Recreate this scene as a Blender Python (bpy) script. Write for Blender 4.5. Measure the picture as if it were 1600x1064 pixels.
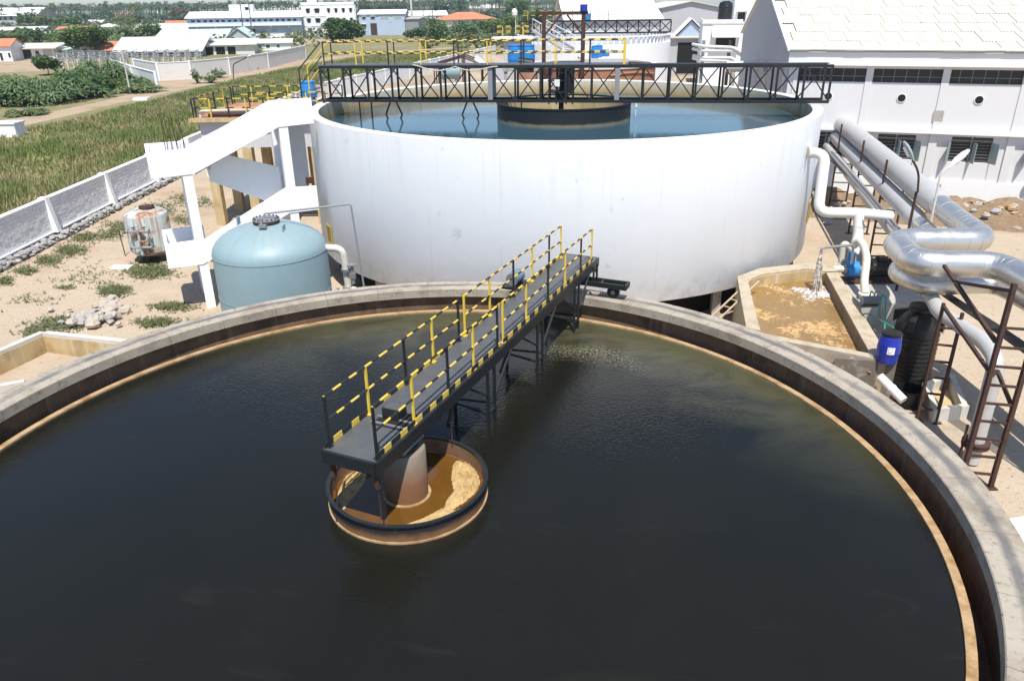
import bpy, math, random
from mathutils import Vector, Matrix
R_ = math.radians
random.seed(7)
HAZE = 0.00018
S = bpy.context.scene
COL = S.collection
for o in list(bpy.data.objects): bpy.data.objects.remove(o)

# ------------------------------------------------------------ camera
CAM_Z = 11.475
PITCH, ROLL, FPX = R_(23.877), R_(-0.7275), 1184.087
F0 = Vector((0, math.cos(PITCH), -math.sin(PITCH)))
U0 = Vector((0, math.sin(PITCH), math.cos(PITCH)))
X0 = Vector((1, 0, 0))
CR = math.cos(ROLL) * X0 + math.sin(ROLL) * U0
CU = -math.sin(ROLL) * X0 + math.cos(ROLL) * U0
cam = bpy.data.cameras.new('camera')
cam.sensor_width = 36.0
cam.lens = 36.0 * FPX / 1600.0
cam.clip_start = 0.1
cam.clip_end = 6000
camo = bpy.data.objects.new('camera', cam)
COL.objects.link(camo)
camo.matrix_world = Matrix(((CR.x, CU.x, -F0.x, 0), (CR.y, CU.y, -F0.y, 0), (CR.z, CU.z, -F0.z, CAM_Z), (0, 0, 0, 1)))
S.camera = camo

# ------------------------------------------------------------ sky, sun, exposure
SUN_EL, SUN_AZ = R_(64), math.atan2(0.12, -1.0)      # azimuth measured from +Y towards +X
W = bpy.data.worlds.new('World'); S.world = W; W.use_nodes = True
nt = W.node_tree; nt.nodes.clear()
sk = nt.nodes.new('ShaderNodeTexSky'); sk.sky_type = 'NISHITA'; sk.sun_disc = False
sk.sun_elevation = SUN_EL; sk.sun_rotation = SUN_AZ; sk.air_density = 1.0; sk.dust_density = 0.5; sk.ozone_density = 4.5
bg = nt.nodes.new('ShaderNodeBackground'); bg.inputs['Strength'].default_value = 0.115
wo = nt.nodes.new('ShaderNodeOutputWorld')
nt.links.new(sk.outputs[0], bg.inputs[0]); nt.links.new(bg.outputs[0], wo.inputs[0])
sun = bpy.data.lights.new('sun', 'SUN'); sun.energy = 4.5; sun.angle = R_(0.53); sun.color = (1.0, 0.955, 0.87)
suno = bpy.data.objects.new('sun', sun); COL.objects.link(suno)
sv = Vector((math.cos(SUN_EL) * math.sin(SUN_AZ), math.cos(SUN_EL) * math.cos(SUN_AZ), math.sin(SUN_EL)))
suno.rotation_euler = sv.to_track_quat('Z', 'Y').to_euler(); suno.location = sv * 60
S.view_settings.view_transform = 'Standard'; S.view_settings.look = 'None'
S.view_settings.exposure = 0.48; S.view_settings.gamma = 1.0; S.view_settings.use_curve_mapping = False
S.render.resolution_x = 1024; S.render.resolution_y = 680

# ------------------------------------------------------------ survey helpers: where a sight line meets a level, a depth or an upright plane
def ray(px, py):
    return F0 + (px - 800) / FPX * CR + (532 - py) / FPX * CU
def B(px, py, z=0.0):
    d = ray(px, py); t = (z - CAM_Z) / d.z
    return Vector((d.x * t, d.y * t, z))
def D(px, py, Y):
    d = ray(px, py); t = Y / d.y
    return Vector((d.x * t, Y, CAM_Z + d.z * t))
def PL(px, py, pt, ang):
    dr = Vector((math.cos(R_(ang)), math.sin(R_(ang)))); n = Vector((dr.y, -dr.x)); d = ray(px, py)
    t = (pt[0] * n.x + pt[1] * n.y) / (d.x * n.x + d.y * n.y)
    return ((d.x * t - pt[0]) * dr.x + (d.y * t - pt[1]) * dr.y, CAM_Z + d.z * t)

# ------------------------------------------------------------ mesh builder
class MB:
    def __init__(s): s.v = []; s.f = []
    def add(s, vs, fs):
        n = len(s.v); s.v += [tuple(q) for q in vs]; s.f += [tuple(i + n for i in q) for q in fs]; return s
    def box(s, x0, x1, y0, y1, z0, z1):
        return s.add([(x0,y0,z0),(x1,y0,z0),(x1,y1,z0),(x0,y1,z0),(x0,y0,z1),(x1,y0,z1),(x1,y1,z1),(x0,y1,z1)],
                     [(0,3,2,1),(4,5,6,7),(0,1,5,4),(1,2,6,5),(2,3,7,6),(3,0,4,7)])
    def hexa(s, a, b):      # a, b: two rings of four points
        return s.add(list(a) + list(b), [(0,3,2,1),(4,5,6,7),(0,1,5,4),(1,2,6,5),(2,3,7,6),(3,0,4,7)])
    def bar(s, p, q, w, h=None, up=(0,0,1)):
        p, q = Vector(p), Vector(q); h = h or w; t = (q - p)
        if t.length < 1e-6: return s
        t.normalize(); up = Vector(up)
        if abs(t.dot(up)) > .98: up = Vector((0, 1, 0))
        a = t.cross(up).normalized() * (w / 2); b = a.cross(t).normalized() * (h / 2)
        return s.hexa([p-a-b, p+a-b, p+a+b, p-a+b], [q-a-b, q+a-b, q+a+b, q-a+b])
    def tube(s, path, r, n=10, cap=True, rs=None):
        P = [Vector(q) for q in path]; m = len(P); rs = rs or [r] * m
        base = len(s.v); up = None; rings = []
        for i in range(m):
            t = (P[min(i+1, m-1)] - P[max(i-1, 0)]).normalized()
            if up is None:
                up = Vector((0,0,1)) if abs(t.z) < .9 else Vector((0,1,0))
            a = up - t * up.dot(t)
            if a.length < 1e-5: a = Vector((1,0,0)) - t * t.x
            a.normalize(); up = a; b = t.cross(a)
            k = 1.0
            if 0 < i < m-1:
                c = (P[i]-P[i-1]).normalized().dot((P[i+1]-P[i]).normalized()); k = 1 / max(.5, math.sqrt(max(0, (1+c)/2)))
            rings.append([P[i] + (a*math.cos(2*math.pi*j/n) + b*math.sin(2*math.pi*j/n)) * rs[i] for j in range(n)])
        for q in rings: s.v += [tuple(x) for x in q]
        for i in range(m-1):
            for j in range(n):
                s.f.append((base+i*n+j, base+i*n+(j+1)%n, base+(i+1)*n+(j+1)%n, base+(i+1)*n+j))
        if cap:
            s.f.append(tuple(base+j for j in reversed(range(n)))); s.f.append(tuple(base+(m-1)*n+j for j in range(n)))
        return s
    def lathe(s, prof, c=(0,0,0), n=48, closed=False, a0=0.0, a1=None):
        full = a1 is None; a1 = 2*math.pi if full else a1; base = len(s.v); m = len(prof); cnt = n if full else n+1
        for j in range(cnt):
            a = a0 + (a1-a0) * j / n
            for (r, z) in prof: s.v.append((c[0]+r*math.cos(a), c[1]+r*math.sin(a), c[2]+z))
        for j in range(n):
            k = (j+1) % cnt
            for i in range(m if closed else m-1):
                l = (i+1) % m
                s.f.append((base+j*m+i, base+k*m+i, base+k*m+l, base+j*m+l))
        return s
    def ring(s, c, r0, r1, z0, z1, n=96, **k):
        return s.lathe([(r1, z0), (r1, z1), (r0, z1), (r0, z0)], (c[0], c[1], 0), n, closed=True, **k)
    def disc(s, c, r, z, n=96):
        base = len(s.v); s.v += [(c[0]+r*math.cos(2*math.pi*j/n), c[1]+r*math.sin(2*math.pi*j/n), z) for j in range(n)]
        s.f.append(tuple(range(base, base+n))); return s
    def cyl(s, p, q, r, n=16, r2=None): return s.tube([p, q], r, n, True, [r, r if r2 is None else r2])
    def prism(s, pts, z0, z1):
        n = len(pts); b = len(s.v)
        s.v += [(q[0], q[1], z0) for q in pts] + [(q[0], q[1], z1) for q in pts]
        s.f.append(tuple(b+i for i in reversed(range(n)))); s.f.append(tuple(b+n+i for i in range(n)))
        for i in range(n): s.f.append((b+i, b+(i+1)%n, b+n+(i+1)%n, b+n+i))
        return s
    def slab(s, pts, off):      # planar polygon in space, given thickness by a vector
        n = len(pts); b = len(s.v); off = Vector(off)
        s.v += [tuple(Vector(q)) for q in pts] + [tuple(Vector(q)+off) for q in pts]
        s.f.append(tuple(b+i for i in reversed(range(n)))); s.f.append(tuple(b+n+i for i in range(n)))
        for i in range(n): s.f.append((b+i, b+(i+1)%n, b+n+(i+1)%n, b+n+i))
        return s
    def rock(s, c, r, rnd, n=7, sq=.75):
        b = len(s.v); rows = [(-.6,.7),(.05,1.0),(.6,.65)]
        for (h, k) in rows:
            for j in range(n):
                a = 2*math.pi*j/n + rnd.random()*.4; q = r*k*(.75+.5*rnd.random())
                s.v.append((c[0]+q*math.cos(a), c[1]+q*math.sin(a), c[2]+h*r*sq*(.8+.4*rnd.random())))
        for i in range(2):
            for j in range(n): s.f.append((b+i*n+j, b+i*n+(j+1)%n, b+(i+1)*n+(j+1)%n, b+(i+1)*n+j))
        s.f.append(tuple(b+j for j in reversed(range(n)))); s.f.append(tuple(b+2*n+j for j in range(n)))
        return s
    def mesh(s, name, m, off=(0,0,0), smooth=False):
        me = bpy.data.meshes.new(name); ox, oy, oz = off
        me.from_pydata([(x-ox, y-oy, z-oz) for (x,y,z) in s.v], [], s.f)
        me.materials.append(MT[m] if isinstance(m, str) else m)
        if smooth:
            me.polygons.foreach_set('use_smooth', [True]*len(me.polygons))
            try: me.set_sharp_from_angle(angle=R_(35))
            except Exception: pass
        me.update(); return me
    def part(s, name, m, parent, smooth=False):
        off = parent.get('_o', None); off = tuple(off) if off is not None else (0,0,0)
        o = bpy.data.objects.new(name, s.mesh(name, m, off, smooth)); COL.objects.link(o); o.parent = parent; o['_o'] = off
        return o
    def top(s, name, m, label=None, cat=None, group=None, kind=None, smooth=False, origin=None):
        if origin is None:
            xs = [q[0] for q in s.v]; ys = [q[1] for q in s.v]; origin = ((min(xs)+max(xs))/2, (min(ys)+max(ys))/2, min(q[2] for q in s.v))
        o = bpy.data.objects.new(name, s.mesh(name, m, origin, smooth)); COL.objects.link(o); o.location = origin; o['_o'] = origin
        tag(o, label, cat, group, kind); return o

def tag(o, label=None, cat=None, group=None, kind=None):
    if label: o['label'] = label
    if cat: o['category'] = cat
    if group: o['group'] = group
    if kind: o['kind'] = kind
    return o
def thing(name, label, cat, loc=(0,0,0), rotz=0.0, group=None, local=False):
    o = bpy.data.objects.new(name, None); COL.objects.link(o); o.empty_display_size = .2
    o.location = loc; o.rotation_euler = (0,0,rotz); o['_o'] = (0.0,0.0,0.0) if (local or rotz) else tuple(float(x) for x in loc)
    return tag(o, label, cat, group)
def copy_tree(o, parent=None):
    c = o.copy(); COL.objects.link(c)
    if parent: c.parent = parent
    for ch in list(o.children): copy_tree(ch, c)
    return c
def arc(c, r, a0, a1, n, ax, ay):   # points on an arc in the plane of two unit vectors
    c, ax, ay = Vector(c), Vector(ax), Vector(ay)
    return [c + ax*(r*math.cos(a0+(a1-a0)*i/n)) + ay*(r*math.sin(a0+(a1-a0)*i/n)) for i in range(n+1)]
def bend(pts, r, n=6):              # a polyline with its corners rounded
    P = [Vector(q) for q in pts]; out = [P[0]]
    for i in range(1, len(P)-1):
        a, b, c = P[i-1], P[i], P[i+1]; u = (a-b); v = (c-b); k = min(r, u.length*.49, v.length*.49)
        u.normalize(); v.normalize(); p, q = b+u*k, b+v*k
        for j in range(n+1):
            t = j/n; out.append((1-t)**2*p + 2*t*(1-t)*b + t*t*q)
    out.append(P[-1]); return out
# ------------------------------------------------------------ materials
MT = {}
class NG:
    def __init__(s, name):
        s.m = bpy.data.materials.new(name); s.m.use_nodes = True; s.t = s.m.node_tree; s.t.nodes.clear()
        s.o = s.n('ShaderNodeOutputMaterial'); s.b = s.n('ShaderNodeBsdfPrincipled'); s.l(s.b.outputs[0], s.o.inputs[0])
        s.tc = s.n('ShaderNodeTexCoord')
    def n(s, k, **kw):
        x = s.t.nodes.new(k)
        for a, v in kw.items(): setattr(x, a, v)
        return x
    def l(s, a, b): s.t.links.new(a, b)
    def noise(s, scale, detail=4, rough=.6, vec=None, dist=0.0):
        x = s.n('ShaderNodeTexNoise'); x.inputs['Scale'].default_value = scale; x.inputs['Detail'].default_value = detail
        x.inputs['Roughness'].default_value = rough; x.inputs['Distortion'].default_value = dist
        s.l(vec or s.tc.outputs['Object'], x.inputs['Vector']); return x.outputs[0]
    def mapped(s, sc, loc=(0,0,0)):
        x = s.n('ShaderNodeMapping'); x.inputs['Scale'].default_value = sc; x.inputs['Location'].default_value = loc
        s.l(s.tc.outputs['Object'], x.inputs['Vector']); return x.outputs[0]
    def ramp(s, fac, lo, hi, a=0.0, b=1.0):
        x = s.n('ShaderNodeMapRange'); x.inputs[1].default_value = lo; x.inputs[2].default_value = hi
        x.inputs[3].default_value = a; x.inputs[4].default_value = b; s.l(fac, x.inputs[0]); return x.outputs[0]
    def mix(s, fac, a, b):
        x = s.n('ShaderNodeMix', data_type='RGBA')
        if isinstance(fac, (int, float)): x.inputs[0].default_value = fac
        else: s.l(fac, x.inputs[0])
        for i, c in ((6, a), (7, b)):
            if isinstance(c, tuple): x.inputs[i].default_value = (*c, 1)
            else: s.l(c, x.inputs[i])
        return x.outputs[2]
    def math(s, op, a, b=0.0):
        x = s.n('ShaderNodeMath', operation=op)
        for i, c in ((0, a), (1, b)):
            if isinstance(c, (int, float)): x.inputs[i].default_value = c
            else: s.l(c, x.inputs[i])
        return x.outputs[0]
    def sep(s, vec=None):
        x = s.n('ShaderNodeSeparateXYZ'); s.l(vec or s.tc.outputs['Object'], x.inputs[0]); return x.outputs
    def bump(s, h, strength=.3, dist=.02):
        x = s.n('ShaderNodeBump'); x.inputs['Strength'].default_value = strength; x.inputs['Distance'].default_value = dist
        s.l(h, x.inputs['Height']); s.l(x.outputs[0], s.b.inputs['Normal']); return x
    def set(s, col=None, rough=None, metal=None, spec=None, **k):
        for key, v in (('Base Color', col), ('Roughness', rough), ('Metallic', metal), ('Specular IOR Level', spec)):
            if v is None: continue
            if isinstance(v, tuple): s.b.inputs[key].default_value = (*v, 1)
            elif isinstance(v, (int, float)): s.b.inputs[key].default_value = v
            else: s.l(v, s.b.inputs[key])
def dk(c, k): return tuple(min(1, x*k) for x in c)
def M(name, c, rough=.7, metal=0.0, var=.15, scale=3.0, tint=None, tlo=.55, thi=.75, tscale=1.2, streak=None, slo=.55, shi=.8, bump=.15, bscale=25, bdist=.01, spec=.4, island=0.0):
    g = NG(name); col = g.mix(g.noise(scale, 5), dk(c, 1-var), dk(c, 1+var))
    if island:
        ge = g.n('ShaderNodeNewGeometry'); col2 = g.mix(ge.outputs['Random Per Island'], dk(c, 1-island), dk(c, 1+island)); col = g.mix(.6, col, col2)
    if tint: col = g.mix(g.ramp(g.noise(tscale, 7, .65), tlo, thi), col, tint)
    if streak: col = g.mix(g.ramp(g.noise(1.0, 5, .6, g.mapped((4.0, 4.0, .22))), slo, shi), col, streak)
    g.set(col, rough, metal, spec)
    if bump: g.bump(g.noise(bscale, 5), bump, bdist)
    MT[name] = g.m; return g
M('white_wall', (.82,.83,.84), .8, var=.04, scale=.6, tint=(.66,.66,.65), tlo=.58, thi=.8, tscale=.5, streak=(.68,.67,.64), slo=.62, shi=.85, bump=.5, bscale=5, bdist=.03)
M('white_plain', (.80,.80,.80), .8, var=.05, scale=1.0, tint=(.62,.60,.57), tlo=.62, thi=.8, tscale=1.5, bump=.3, bscale=8)
M('grey_plaster', (.52,.52,.54), .85, var=.08, scale=.8, tint=(.40,.39,.38), tlo=.6, thi=.8, bump=.2, bscale=8)
M('concrete', (.40,.38,.34), .85, var=.18, scale=2.2, tint=(.24,.22,.19), tlo=.52, thi=.75, tscale=1.3, bump=.4, bscale=18)
M('basin_concrete', (.44,.38,.29), .85, var=.15, scale=2, tint=(.30,.23,.15), tlo=.5, thi=.72, tscale=1.8, streak=(.36,.25,.13), slo=.5, shi=.75, bump=.4, bscale=18)
M('concrete_light', (.56,.53,.47), .85, var=.12, scale=2, tint=(.36,.33,.29), tlo=.55, thi=.75, tscale=1.5, bump=.4, bscale=18)
M('ochre_wall', (.50,.38,.20), .85, var=.15, scale=1.5, tint=(.30,.20,.10), tlo=.5, thi=.75, tscale=1.2, streak=(.60,.54,.42), bump=.3)
M('rust_wall', (.19,.11,.06), .85, var=.3, scale=2, tint=(.07,.04,.025), tlo=.48, thi=.72, tscale=1.5, streak=(.30,.20,.12), slo=.55, shi=.8, bump=.4)
M('black_paint', (.018,.020,.022), .42, var=.3, scale=6, tint=(.05,.045,.04), tlo=.6, thi=.8, tscale=4, bump=.1, bscale=60)
M('yellow_paint', (.72,.50,.06), .45, var=.1, scale=6, tint=(.40,.28,.08), tlo=.62, thi=.8, tscale=6, bump=.1, bscale=60)
M('deck_steel', (.115,.12,.125), .45, metal=.3, var=.3, scale=3, tint=(.15,.135,.12), tlo=.5, thi=.72, tscale=1.6, bump=.4, bscale=90, bdist=.004)
M('motor_blue', (.13,.22,.30), .5, var=.15, tint=(.25,.24,.22), tlo=.55, thi=.75, tscale=5)
M('chamber_concrete', (.15,.125,.10), .85, var=.3, scale=2.5, tint=(.36,.32,.27), tlo=.54, thi=.68, tscale=1.6, bump=.5, bscale=16)
M('rust_steel', (.070,.034,.025), .75, var=.4, scale=5, tint=(.028,.018,.016), tlo=.5, thi=.7, tscale=3, bump=.3, bscale=40)
M('steel_grey', (.33,.34,.35), .45, metal=.6, var=.15, tint=(.22,.14,.09), tlo=.6, thi=.78, tscale=3)
M('pvc_white', (.74,.73,.70), .4, var=.06, tint=(.50,.46,.40), tlo=.6, thi=.8, tscale=2, bump=.05)
M('pipe_cream', (.60,.57,.50), .5, var=.1, tint=(.38,.30,.22), tlo=.58, thi=.78, tscale=3)
M('blue_plastic', (.02,.04,.36), .35, var=.1, bump=.03)
M('sky_blue_plastic', (.03,.22,.55), .4, var=.12, bump=.03)
M('black_plastic', (.014,.014,.015), .38, var=.2, tint=(.05,.045,.04), tlo=.55, thi=.75, tscale=3, bump=.05)
M('vessel_blue', (.235,.335,.365), .5, var=.06, scale=1.2, tint=(.33,.38,.37), tlo=.58, thi=.85, tscale=.9, streak=(.20,.27,.29), slo=.6, shi=.9, bump=.08)
g = NG('vessel_paint'); s = g.sep(); an = g.math('ARCTAN2', s[1], s[0]); cb = g.n('ShaderNodeCombineXYZ'); g.l(g.math('MULTIPLY', an, 9.0), cb.inputs[0]); g.l(g.math('MULTIPLY', s[2], .25), cb.inputs[1])
rs_ = g.ramp(g.noise(1.0, 5, .7, cb.outputs[0]), .52, .66); col = g.mix(g.noise(1.2, 5), (.215,.31,.34), (.255,.36,.39)); col = g.mix(g.ramp(g.noise(.8, 6), .55, .8), col, (.31,.36,.36))
col = g.mix(g.math('MULTIPLY', rs_, g.ramp(s[2], 3.75, 4.5, 0, .75)), col, (.33,.24,.16)); col = g.mix(g.math('MULTIPLY', rs_, g.ramp(s[2], 1.0, 3.5, .0, .28)), col, (.20,.25,.26))
g.set(col, .5); g.bump(g.noise(4, 4), .08, .02); MT['vessel_paint'] = g.m
M('vessel_pale', (.48,.53,.52), .55, var=.1, scale=2, tint=(.26,.12,.055), tlo=.52, thi=.64, tscale=1.3, streak=(.30,.13,.045), slo=.50, shi=.64, bump=.15)
M('dark_void', (.012,.011,.010), .9, var=.2)  # near-black, paints the shade inside openings and recesses
M('window_dark', (.02,.021,.022), .25, var=.3, bump=0)
M('shutter_teal', (.30,.38,.38), .5, var=.1)
M('roof_sheet', (.58,.55,.475), .8, var=.07, scale=1.2, tint=(.52,.49,.42), tlo=.55, thi=.8, tscale=.7, bump=.2, island=0)
M('roof_white', (.76,.76,.74), .75, var=.07, scale=.3, tint=(.58,.57,.54), tlo=.55, thi=.8, tscale=.12, bump=0)
M('roof_teal', (.48,.62,.62), .7, var=.1, scale=.3, tint=(.62,.68,.66), tlo=.5, thi=.75, tscale=.15, bump=0)
M('roof_tile', (.52,.20,.10), .85, var=.2, scale=.8, tint=(.36,.15,.09), tlo=.5, thi=.7, tscale=.4, bump=.3, bscale=3, bdist=.1)
M('wall_blue', (.40,.48,.60), .85, var=.06, scale=.2, bump=0)
M('wall_shade_grey', (.46,.46,.48), .85, var=.08, scale=.4, bump=0)  # grey walls, and the hall's gable end coloured as if shaded
M('wall_cream', (.70,.67,.62), .85, var=.08, scale=.3, tint=(.52,.48,.44), tlo=.55, thi=.75, tscale=.3, bump=0)
M('wall_pink', (.66,.52,.46), .85, var=.08, scale=.3, bump=0)
M('stone_grey', (.34,.33,.32), .9, var=.25, scale=1.2, bump=.6, bscale=10, island=.35)
M('stone_pale', (.42,.37,.31), .9, var=.25, scale=2, bump=.6, bscale=10, island=.3)
M('block_white', (.82,.82,.82), .88, var=.1, scale=1.6, tint=(.68,.67,.66), tlo=.52, thi=.75, tscale=1.6, bump=.6, bscale=9, island=.1)
M('sludge', (.50,.35,.16), .8, var=.25, scale=5, tint=(.34,.22,.09), tlo=.45, thi=.65, tscale=4, bump=.8, bscale=9, bdist=.05)
M('weir_top', (.42,.285,.155), .8, var=.25, scale=3, tint=(.26,.15,.06), tlo=.45, thi=.65, tscale=2.5, bump=.6, bscale=8, bdist=.03)
M('wood_pole', (.46,.36,.25), .85, var=.15)
M('bark', (.16,.12,.09), .9, var=.25, bump=.5, bscale=12)
M('hose_green', (.03,.30,.20), .5, var=.1)
M('sign_yellow', (.55,.40,.05), .5, var=.06, bump=0)
M('tan_cloth', (.50,.33,.17), .9, var=.25, tint=(.34,.20,.1))
M('brown_tank', (.36,.17,.10), .8, var=.15, tint=(.50,.30,.18), tlo=.5, thi=.75)
M('paper_white', (.8,.8,.8), .6, var=.03, bump=0)
M('ink', (.03,.03,.03), .6, var=.05, bump=0)
M('lamp_grey', (.30,.36,.38), .4, var=.1, bump=0)
M('lamp_white', (.78,.78,.76), .4, var=.05, bump=0)
M('grey_box', (.25,.26,.27), .5, var=.1)
# aluminium cladding with seams
g = NG('aluminium'); g.set(g.mix(g.noise(1.4, 5), (.60,.58,.54), (.72,.70,.66)), g.ramp(g.noise(2.5, 4), .3, .7, .28, .44), .82); g.bump(g.noise(2.2, 2), .10, .03); MT['aluminium'] = g.m
g = NG('cladding_grey'); g.set(g.mix(g.noise(1.0, 5), (.46,.455,.44), (.58,.57,.55)), .55, .25); g.bump(g.noise(4, 3), .2, .03); MT['cladding_grey'] = g.m
# hazard stripes along local x: black with yellow bands
def striped(name, period, frac, base=(.018,.02,.022)):
    g = NG(name); x = g.math('ADD', g.sep()[0], g.ramp(g.noise(2.2, 2), .2, .8, -.07, .07)); f = g.math('FRACT', g.math('DIVIDE', x, period)); k = g.math('LESS_THAN', f, frac)
    y = g.mix(g.noise(6, 5), (.62,.42,.05), (.80,.56,.10)); g.set(g.mix(g.ramp(g.noise(16, 5, .7), .60, .68, 0, .8), g.mix(k, base, y), (.11,.065,.035)), .5); MT[name] = g.m
striped('rail_stripe', .52, .48); striped('toe_stripe', .56, .46)
# coping with the wheel track worn into it
g = NG('coping'); s = g.sep(); r = g.math('SQRT', g.math('ADD', g.math('MULTIPLY', s[0], s[0]), g.math('MULTIPLY', s[1], s[1])))
d = g.math('ABSOLUTE', g.math('SUBTRACT', g.math('ADD', r, g.ramp(g.noise(1.2, 4), 0, 1, -.12, .12)), 10.67))
tr = g.ramp(d, .05, .15, 1.0, 0.0)
col = g.mix(g.noise(2.5, 6), (.31,.265,.205), (.43,.38,.31)); col = g.mix(g.ramp(g.noise(.9, 7, .7), .48, .68), col, (.225,.185,.14)); col = g.mix(g.ramp(g.noise(6, 6, .7), .56, .70), col, (.15,.13,.105))
col = g.mix(g.math('MULTIPLY', g.math('MULTIPLY', tr, g.ramp(g.noise(.7, 3), .25, .5)), .8), col, (.10,.10,.105))
an = g.math('ARCTAN2', s[1], s[0]); fr = g.math('FRACT', g.math('MULTIPLY', an, 40/(2*math.pi))); ln = g.math('LESS_THAN', g.math('ABSOLUTE', g.math('SUBTRACT', fr, .5)), .006)
col = g.mix(g.math('MULTIPLY', ln, .6), col, (.10,.09,.08))
g.set(col, .85); g.bump(g.noise(16, 6), .5, .012); MT['coping'] = g.m
# dark water of the settling tank with drifting scum
g = NG('tank_water_dark'); s = g.sep(); r = g.math('SQRT', g.math('ADD', g.math('MULTIPLY', s[0], s[0]), g.math('MULTIPLY', s[1], s[1])))
nz = g.noise(.45, 6, .6, g.mapped((1, 1.6, 1)), 1.2)
edge = g.ramp(g.math('ADD', r, g.ramp(nz, 0, 1, -3.2, 3.2)), 7.0, 9.6)
far = g.ramp(g.math('ADD', s[1], g.math('MULTIPLY', s[0], .45)), 3.0, 8.5)
mask = g.math('MULTIPLY', edge, far)
col = g.mix(g.noise(.3, 3), (.0075,.008,.0065), (.014,.0135,.0095)); col = g.mix(g.math('MULTIPLY', mask, .9), col, (.075,.072,.038))
dx_ = g.math('SUBTRACT', s[0], 4.1); dy_ = g.math('SUBTRACT', s[1], 6.4); nb = g.ramp(g.math('SQRT', g.math('ADD', g.math('MULTIPLY', dx_, dx_), g.math('MULTIPLY', dy_, dy_))), .5, 2.2, 1, 0)
fl = g.math('MULTIPLY', g.math('MULTIPLY', g.math('GREATER_THAN', g.noise(14, 3, .7), .56), nb), g.math('MULTIPLY', g.ramp(g.math('ABSOLUTE', g.math('SUBTRACT', g.math('ADD', r, g.ramp(g.noise(.5, 3), 0, 1, -1.0, 1.0)), 7.75)), .1, .6, 1, 0), far))
col = g.mix(g.math('MULTIPLY', fl, .75), col, (.30,.28,.19))
st = g.ramp(g.noise(.55, 6, .55, g.mapped((.6, 2.2, 1), (3,1,0)), 2.0), .60, .72); col = g.mix(g.math('MULTIPLY', st, .10), col, (.06,.05,.032))
g.set(col, g.math('ADD', .05, g.math('MULTIPLY', mask, .16))); g.b.inputs['IOR'].default_value = 1.33
wv = g.noise(9.0, 3, .5, g.mapped((1.1, 1.7, 1)), .2); w2 = g.noise(1.3, 3, .5)
g.bump(g.math('ADD', wv, g.math('MULTIPLY', w2, .8)), .17, .05); MT['tank_water_dark'] = g.m
# water of the white tank, base colour lifted to a blue that paints in reflected sky
g = NG('tank_water_clear'); g.set(g.mix(g.noise(.4, 3), (.030,.068,.092), (.040,.085,.110)), .02); g.b.inputs['IOR'].default_value = 1.33
g.bump(g.noise(2.6, 3, .5, g.mapped((1, 2.6, 1)), .4), .055, .05); MT['tank_water_clear'] = g.m
# orange effluent with foam
g = NG('effluent'); s = g.sep()
f1 = g.noise(3.6, 9, .72, None, 1.4); foam = g.ramp(g.math('ADD', f1, g.ramp(g.noise(.5, 3), .35, .65, -.16, .14)), .52, .58)
v = g.n('ShaderNodeTexVoronoi'); v.inputs['Scale'].default_value = 7; g.l(g.tc.outputs['Object'], v.inputs['Vector'])
col = g.mix(g.noise(1.1, 5), (.19,.105,.032), (.32,.20,.075)); col = g.mix(foam, col, g.mix(g.ramp(v.outputs[0], .0, .6), (.66,.47,.24), (.45,.27,.11)))
g.set(col, g.ramp(foam, 0, 1, .08, .7)); g.bump(g.math('ADD', g.math('MULTIPLY', foam, .6), g.noise(9, 5)), .5, .05); MT['effluent'] = g.m
g = NG('effluent_still'); g.set(g.mix(g.noise(2.0, 6), (.085,.036,.006), (.15,.070,.014)), .06); g.bump(g.noise(6, 3), .06, .02); MT['effluent_still'] = g.m
g = NG('splash'); g.set(g.mix(g.ramp(g.noise(7, 8, .75), .42, .58), (.30,.19,.09), (.82,.82,.81)), .3); g.b.inputs['Transmission Weight'].default_value = .2; g.bump(g.noise(12, 6), .8, .05); MT['splash'] = g.m
# leaves
def leaf(name, a, b, dry=None):
    g = NG(name); ge = g.n('ShaderNodeNewGeometry'); rn = ge.outputs['Random Per Island']; col = g.mix(rn, a, b)
    if dry: col = g.mix(g.math('MULTIPLY', g.ramp(g.noise(.16, 5, .6), .42, .62), g.math('GREATER_THAN', rn, .28)), col, dry)
    g.set(col, .6, 0, .25); tr = g.n('ShaderNodeBsdfTranslucent'); g.l(col, tr.inputs[0]); mx = g.n('ShaderNodeMixShader'); mx.inputs[0].default_value = .3
    g.l(g.b.outputs[0], mx.inputs[1]); g.l(tr.outputs[0], mx.inputs[2]); g.l(mx.outputs[0], g.o.inputs[0]); MT[name] = g.m
leaf('leaf_mid', (.085,.15,.040), (.17,.25,.08)); leaf('leaf_dark', (.055,.11,.034), (.12,.19,.06)); leaf('leaf_pale', (.125,.17,.07), (.21,.25,.11))
leaf('leaf_blue', (.095,.165,.070), (.19,.27,.12)); leaf('leaf_orange', (.14,.13,.05), (.30,.14,.06)); leaf('palm_leaf', (.085,.12,.045), (.18,.21,.09))
leaf('reed', (.16,.215,.055), (.28,.315,.11), (.47,.38,.21)); leaf('weed', (.11,.135,.055), (.20,.21,.10)); leaf('scrub', (.095,.135,.055), (.17,.20,.09)); leaf('far_palm', (.08,.115,.07), (.13,.165,.10))
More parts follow.
